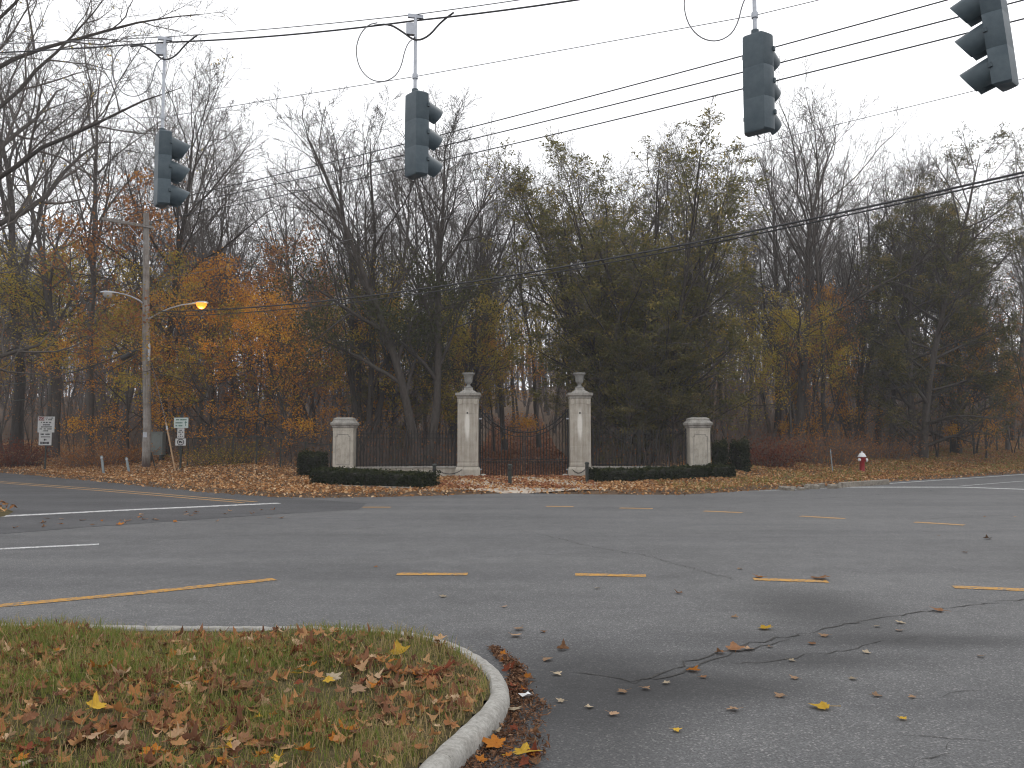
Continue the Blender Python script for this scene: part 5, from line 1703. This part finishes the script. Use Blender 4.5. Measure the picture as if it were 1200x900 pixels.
AZ = R(42)
ZS = {1: pt(196, 46, 11.8).z, 2: pt(481, 20, 10.4).z}
z3, z4 = 6.72, 6.72
signal(S1, AZ + R(12), ZS[1], 'dark green traffic signal hung above the utility pole corner, leftmost of four', True)
signal(S2, AZ + R(4), ZS[2], 'dark green traffic signal hung above the left iron fence', True)
signal(S3, AZ - R(2), z3, 'grey green traffic signal seen flat from behind, right of the photo centre', True)
signal(S4, R(-44), z4, 'grey green traffic signal facing left, cut by the top edge of the photo', False, 0, R(-6))
SPN = [Vector((S1.x, S1.y, ZS[1])), Vector((S2.x, S2.y, ZS[2])), Vector((S3.x, S3.y, z3)), Vector((S4.x, S4.y, z4))]
dirL = (SPN[0] - SPN[1]).normalized(); dirR = (SPN[3] - SPN[2]).normalized()
ends = [SPN[0] + dirL * 14 + Vector((0, 0, .75))] + SPN + [SPN[3] + Vector((1, -.55, 0)).normalized() * 9 + Vector((0, 0, .6))]
def polywire(name, P, r, mat, lab, group, sag=.04):
    mb = MB(); pts = []
    for a, b in zip(P[:-1], P[1:]):
        for i in range(10):
            u = i / 10; p = a.lerp(b, u); p.z -= sag * 4 * u * (1 - u) * (a - b).length / 4; pts.append(p)
    pts.append(P[-1])
    mb.tube(pts, r, 6)
    tag(mb.build(name, M[mat], smooth=True), lab, 'wire', group)
polywire('span_wire', [p + Vector((0, 0, .035)) for p in ends], .006, 'wire_grey', 'thin grey span wire that carries the four traffic signals', 'wires of the traffic signals', .02)
polywire('signal_cable', [p + Vector((0, .05, -.02)) for p in ends], .011, 'wire', 'thick black signal cable strung along under the span wire', 'wires of the traffic signals', .045)
TE = [Vector((p.x, p.y, c.z + .77)) for p, c in zip(SPN, (S1, S2, S3, S4))]
polywire('tether_wire', [TE[0] + dirL * 14 + Vector((0, 0, .3))] + TE + [TE[3] + Vector((9, -5, .3))], .0045, 'wire_grey', 'thin lower tether wire clamped to the signal hangers', 'wires of the traffic signals', 0)
# communication cables and neutral on the pole line
PT = Vector((PX, PY, 0))
CG = 'telephone cables on the utility pole'
zc = zpx(366, PY)
def onward(a, q, sg, k):
    e = a + (q - a) * k; u = 1 / k; e.z += sg * 4 * u * (1 - u) * k
    return e
a = PT + Vector((.2, -.1, zpx(330, PY)))
wire('neutral_wire', a, onward(a, pt(1180, 97, 16), .2, 1.2), .2, .008, 'wire_grey', 'thin grey wire passing behind the rightmost traffic signal', GW)
a = PT + Vector((.2, -.15, zc))
wire('telephone_cable', a, onward(a, pt(1200, 202, 16), .85, 1.15), .85, .026, 'wire', 'thick black telephone cable crossing the trees at right', CG)
a = PT + Vector((.2, -.1, zc - .2))
wire('telephone_cable', a, onward(a, pt(1200, 206, 16), .85, 1.15), .85, .018, 'wire', 'thinner telephone cable hanging just under the thick one', CG)
zl = zpx(405, PY)
LE = Vector((-45, 62, 7.0))
wire('telephone_cable', PT + Vector((-.2, 0, zl)), LE, 1.55, .03, 'wire', 'thick cable running down left from utility pole, upper strand', CG)
wire('telephone_cable', PT + Vector((-.2, 0, zl - .25)), LE - Vector((0, 0, .2)), 2.3, .022, 'wire', 'thinner cable running down left from utility pole, lower strand', CG)
q = (PT + Vector((-.2, 0, zl))).lerp(LE, .02); q.z -= 2.3 * 4 * .02 * .98
r_ = (PT + Vector((-.2, 0, zl))).lerp(LE, .06); r_.z -= 2.3 * 4 * .06 * .94
tag(MB().tube([q, q.lerp(r_, .12), q.lerp(r_, .88), r_], [.04, .13, .13, .04], 10).build('splice_case', M['wire'], smooth=True), 'black splice case on the cable close left of the utility pole', 'splice case')

# ------------------------------------------------------------------ signs
def lettering(rows, parent, mat, y=-.012, seed=0):
    """rows of blurred words: (z, x0, x1, height)"""
    g = random.Random(seed)
    mb = MB()
    for z, x0, x1, h in rows:
        x = x0
        while x < x1 - .01:
            wl = min(g.uniform(.25, .6) * h * 1.6, x1 - x)
            if g.random() < .82: mb.box((x + wl / 2, y, z), (wl * .82, .004, h * g.uniform(.75, 1)))
            x += wl
    mb.build('lettering', mat, parent)
def panel(parent, x, z, wd, h, mat, name='sign_panel'):
    return MB().box((0, 0, 0), (wd, .012, h), 0, 0).build(name, mat, parent, (x, -.05, z))
def text(s, parent, size, x, z, mat, y=-.0135):
    cu = bpy.data.curves.new('lettering', 'FONT')
    cu.body = s; cu.size = size; cu.align_x = 'CENTER'; cu.align_y = 'CENTER'; cu.extrude = .002
    o = bpy.data.objects.new('lettering', cu)
    dg = bpy.context.evaluated_depsgraph_get()
    COL.objects.link(o)
    dg.update()
    me = bpy.data.meshes.new_from_object(o.evaluated_get(dg))
    COL.objects.unlink(o); bpy.data.objects.remove(o)
    me.materials.clear()
    k = link('lettering', me, mat, parent, (x, y, z))
    k.rotation_euler = (math.pi / 2, 0, 0)
    return k
D = 37.0
sx = bx(56.5, D)
gz0 = float(ground_z(sx, D))
t = thing('road_sign', 'white notice sign with red corner box over a smaller white sign, left margin', 'sign', (sx, D, 0), .12)
m_ = D / F
zc1 = zpx(497.5, D); zc2 = zpx(513.5, D)
MB().box((0, 0, (gz0 - .2 + zc1 + .3) / 2), (.06, .04, zc1 + .5 - gz0), 0).build('post', M['post_green'], t)
p1 = panel(t, 0, zc1, 18.5 * m_, 18.5 * m_, M['sign_white'])
W1 = 18.5 * m_
rb = MB().box((-W1 * .29, -.009, W1 * .36), (W1 * .34, .006, W1 * .22)).build('red_box', M['ink_red'], p1)
text('NO', p1, .15, -W1 * .29, W1 * .355, M['sign_white'], -.0145)
lettering([(W1 * .41, -W1 * .06, W1 * .42, .05), (W1 * .30, -W1 * .06, W1 * .42, .05), (W1 * .13, -W1 * .32, W1 * .3, .055), (-W1 * .02, -W1 * .2, W1 * .22, .06), (-W1 * .15, -W1 * .3, W1 * .34, .055), (-W1 * .28, -W1 * .38, W1 * .4, .055), (-W1 * .4, -W1 * .2, W1 * .22, .055)], p1, M['ink'], -.009, 3)
p2 = panel(t, -.02, zc2 - .02, 14 * m_, 15.5 * m_, M['sign_white'])
h2 = 15.5 * m_
lettering([(h2 * .33, -.2, .2, .07), (h2 * .13, -.2, .2, .05), (-h2 * .08, -.06, .06, .09), (-h2 * .32, -.2, .2, .11)], p2, M['ink'], -.009, 5)
D = 33.5
sx = bx(214, D)
gz0 = float(ground_z(sx, D)); m_ = D / F
t = thing('road_sign', 'pale green sign over two small white signs on one post, right of utility pole', 'sign', (sx, D, 0), .05)
zt = zpx(489, D)
MB().box((0, 0, (gz0 - .2 + zt + .15) / 2), (.07, .045, zt + .35 - gz0), 0).build('post', M['post_green'], t)
pa = panel(t, 0, zpx(495.5, D), 16.5 * m_, 12 * m_, M['sign_green_white'])
hh = 12 * m_
lettering([(hh * .30, -.2, .22, .06), (hh * .0, -.22, .06, .06), (-hh * .28, -.22, .1, .06)], pa, M['ink_green'], -.009, 7)
ar = MB(); ar.box((.185, -.009, -.06), (.025, .004, .14)); ar.add([(.13, -.011, .0), (.24, -.011, .0), (.185, -.011, .075), (.13, -.007, .0), (.24, -.007, .0), (.185, -.007, .075)], [(0, 1, 2), (5, 4, 3), (0, 3, 4, 1), (1, 4, 5, 2), (2, 5, 3, 0)])
ar.build('arrow', M['ink_green'], pa)
pb = panel(t, .0, zpx(507.5, D), 8 * m_, 11 * m_, M['sign_white'])
hh = 11 * m_
lettering([(hh * .3, -.06, .06, .045), (hh * .1, -.1, .1, .05), (-hh * .12, -.03, .03, .05), (-hh * .34, -.1, .1, .045)], pb, M['ink'], -.009, 9)
pc = panel(t, .0, zpx(518, D), 12 * m_, 8.2 * m_, M['sign_white'])
ring = MB(); ring.tube([(.125 * math.cos(a), -.009, .115 * math.sin(a)) for a in [k * 6.2832 / 20 for k in range(21)]], .015, 6)
ring.build('ring', M['ink'], pc)
tr = MB(); tr.box((-.025, -.009, .012), (.1, .004, .07)); tr.box((.05, -.009, -.002), (.045, .004, .045)); tr.box((-.05, -.009, -.035), (.03, .004, .03)); tr.box((.04, -.009, -.035), (.03, .004, .03))
tr.build('truck_symbol', M['ink'], pc)

# small street things at the left verge
def leaning(name, px, pyb, pxt, pyt, d, r, mat, lab, cat, group=None):
    b = pt(px, pyb, d); tp = pt(pxt, pyt, d)
    b.z = float(ground_z(b.x, b.y)) - .08
    t = thing(name, lab, cat, b, 0, group)
    v = tp - b
    MB().tube([(0, 0, 0), v * .97, v], [r, r, r * .6], 8).build('shaft', mat, t)
    MB().tube([v * .86, v * .93], r * 1.15, 8).build('band', M['galv'], t)
leaning('marker_post', 122, 549, 119, 534, 33.5, .05, M['marker'], 'blue grey leaning marker post, left one of the two by the utility pole', 'marker post', 'leaning marker posts')
leaning('marker_post', 152, 549, 148, 536, 33.5, .05, M['marker'], 'blue grey leaning marker post, right one of the two by the utility pole', 'marker post', 'leaning marker posts')
leaning('guy_guard', 206, 553, 194.5, 495, 32.5, .035, M['guard'], 'long tan guy wire guard leaning between utility pole and green sign', 'guy guard')
b = pt(194.5, 495, 32.5)
wire('guy_wire', b, Vector((PX + .1, PY, zpx(425, PY))), 0, .008, 'wire_grey', 'thin guy wire rising from the tan guard to the utility pole', None, 6)
leaning('stake', 976, 549, 973, 526, 32.5, .02, M['marker'], 'thin pale stake on the right verge left of the hydrant', 'stake')
# grey cabinet behind the pole
cz = float(ground_z(bx(184, 38.5), 38.5))
t = thing('utility_cabinet', 'grey metal utility cabinet behind the utility pole', 'cabinet', (bx(185, 38.5), 38.5, cz))
zt, zb = zpx(507, 38.5) - cz, zpx(533, 38.5) - cz
MB().box((0, 0, (zt + zb) / 2), (.72, .5, zt - zb), .1, .02).build('cabinet_body', M['cabinet'], t)
MB().box((0, 0, zt + .02), (.78, .56, .05), .1, .012).build('lid', M['cabinet'], t)
MB().box((.0, -.255, (zt + zb) / 2), (.6, .02, (zt - zb) * .84), .1, .004).build('door', M['cabinet'], t)
for s in (-.28, .28): MB().box((s, 0, (zb - .15) / 2), (.08, .4, zb + .15)).build('leg', M['post_green'], t)
# hydrant
D = 40.5
hp = gp(1010.5, 548.5, .35)
HZ = float(ground_z(hp.x, hp.y))
t = thing('fire_hydrant', 'red fire hydrant with white bonnet and caps on the right verge', 'hydrant', (hp.x, hp.y, HZ - .02), .15)
sc = .78 / .86
MB().lathe([(.15, 0), (.15, .05), (.105, .06), (.1, .12), (.1, .46), (.115, .48), (.115, .56), (.13, .58), (.13, .61)], 18).build('barrel', M['red_paint'], t, smooth=True)
MB().lathe([(.165, .61), (.17, .63), (.15, .66), (.125, .71), (.08, .77), (.03, .79), (.03, .84), (.005, .845)], 18).build('bonnet', M['white_paint'], t, smooth=True)
for ang, zz, rr in ((R(205), .50, .06), (R(-35), .49, .075)):
    d = Vector((math.cos(ang), math.sin(ang), 0))
    MB().tube([d * .08 + Vector((0, 0, zz)), d * .15 + Vector((0, 0, zz))], rr * .85, 12).build('nozzle', M['red_paint'], t, smooth=True)
    MB().tube([d * .15 + Vector((0, 0, zz)), d * .2 + Vector((0, 0, zz)), d * .225 + Vector((0, 0, zz))], [rr, rr, rr * .5], 12).build('nozzle_cap', M['white_paint'], t, smooth=True)
# broken kerb and rubble at the right verge edge
g = random.Random(8)
t0 = gp(950, 571, .05)
t = thing('broken_kerb', 'broken concrete kerb with loose rubble at the right verge edge', 'kerb', (t0.x, t0.y, 0))
for i in range(16):
    px = 912 + g.random() * 72; py = 574.3 - (px - 912) * .055 - g.uniform(0, 2.2)
    p = gp(px, py, .05) - Vector((t0.x, t0.y, 0))
    s = g.uniform(.1, .25)
    rm = Matrix.Rotation(g.uniform(0, 3), 3, 'Z') @ Matrix.Rotation(g.uniform(-.25, .25), 3, 'X')
    MB().box((p.x, p.y, s * .25), (s * 1.2, s * .8, s * .7), 0, s * .12, rm).build('stone', M['kerb_far'], t)
a, b = gp(985, 569, .06) - Vector((t0.x, t0.y, 0)), gp(1040, 565.3, .06) - Vector((t0.x, t0.y, 0))
MB().box((a + b) / 2 + Vector((0, 0, .0)), ((b - a).length, .16, .2), math.atan2((b - a).y, (b - a).x), .02).build('kerb_length', M['kerb_far'], t)

# ------------------------------------------------------------------ thin mist volume, added also to imitate the milky lens veil
hz = MB().box((0, 320, 14.0), (1360, 1100, 30.4))
hm = bpy.data.materials.new('veil_haze'); hm.use_nodes = True
ht = hm.node_tree; ht.nodes.clear()
vo_ = ht.nodes.new('ShaderNodeVolumePrincipled'); vo_.inputs['Density'].default_value = .0010; vo_.inputs['Color'].default_value = (.95, .96, 1, 1); vo_.inputs['Anisotropy'].default_value = .2
ou_ = ht.nodes.new('ShaderNodeOutputMaterial'); ht.links.new(vo_.outputs[0], ou_.inputs['Volume'])
tag(hz.build('haze', hm), kind='stuff')
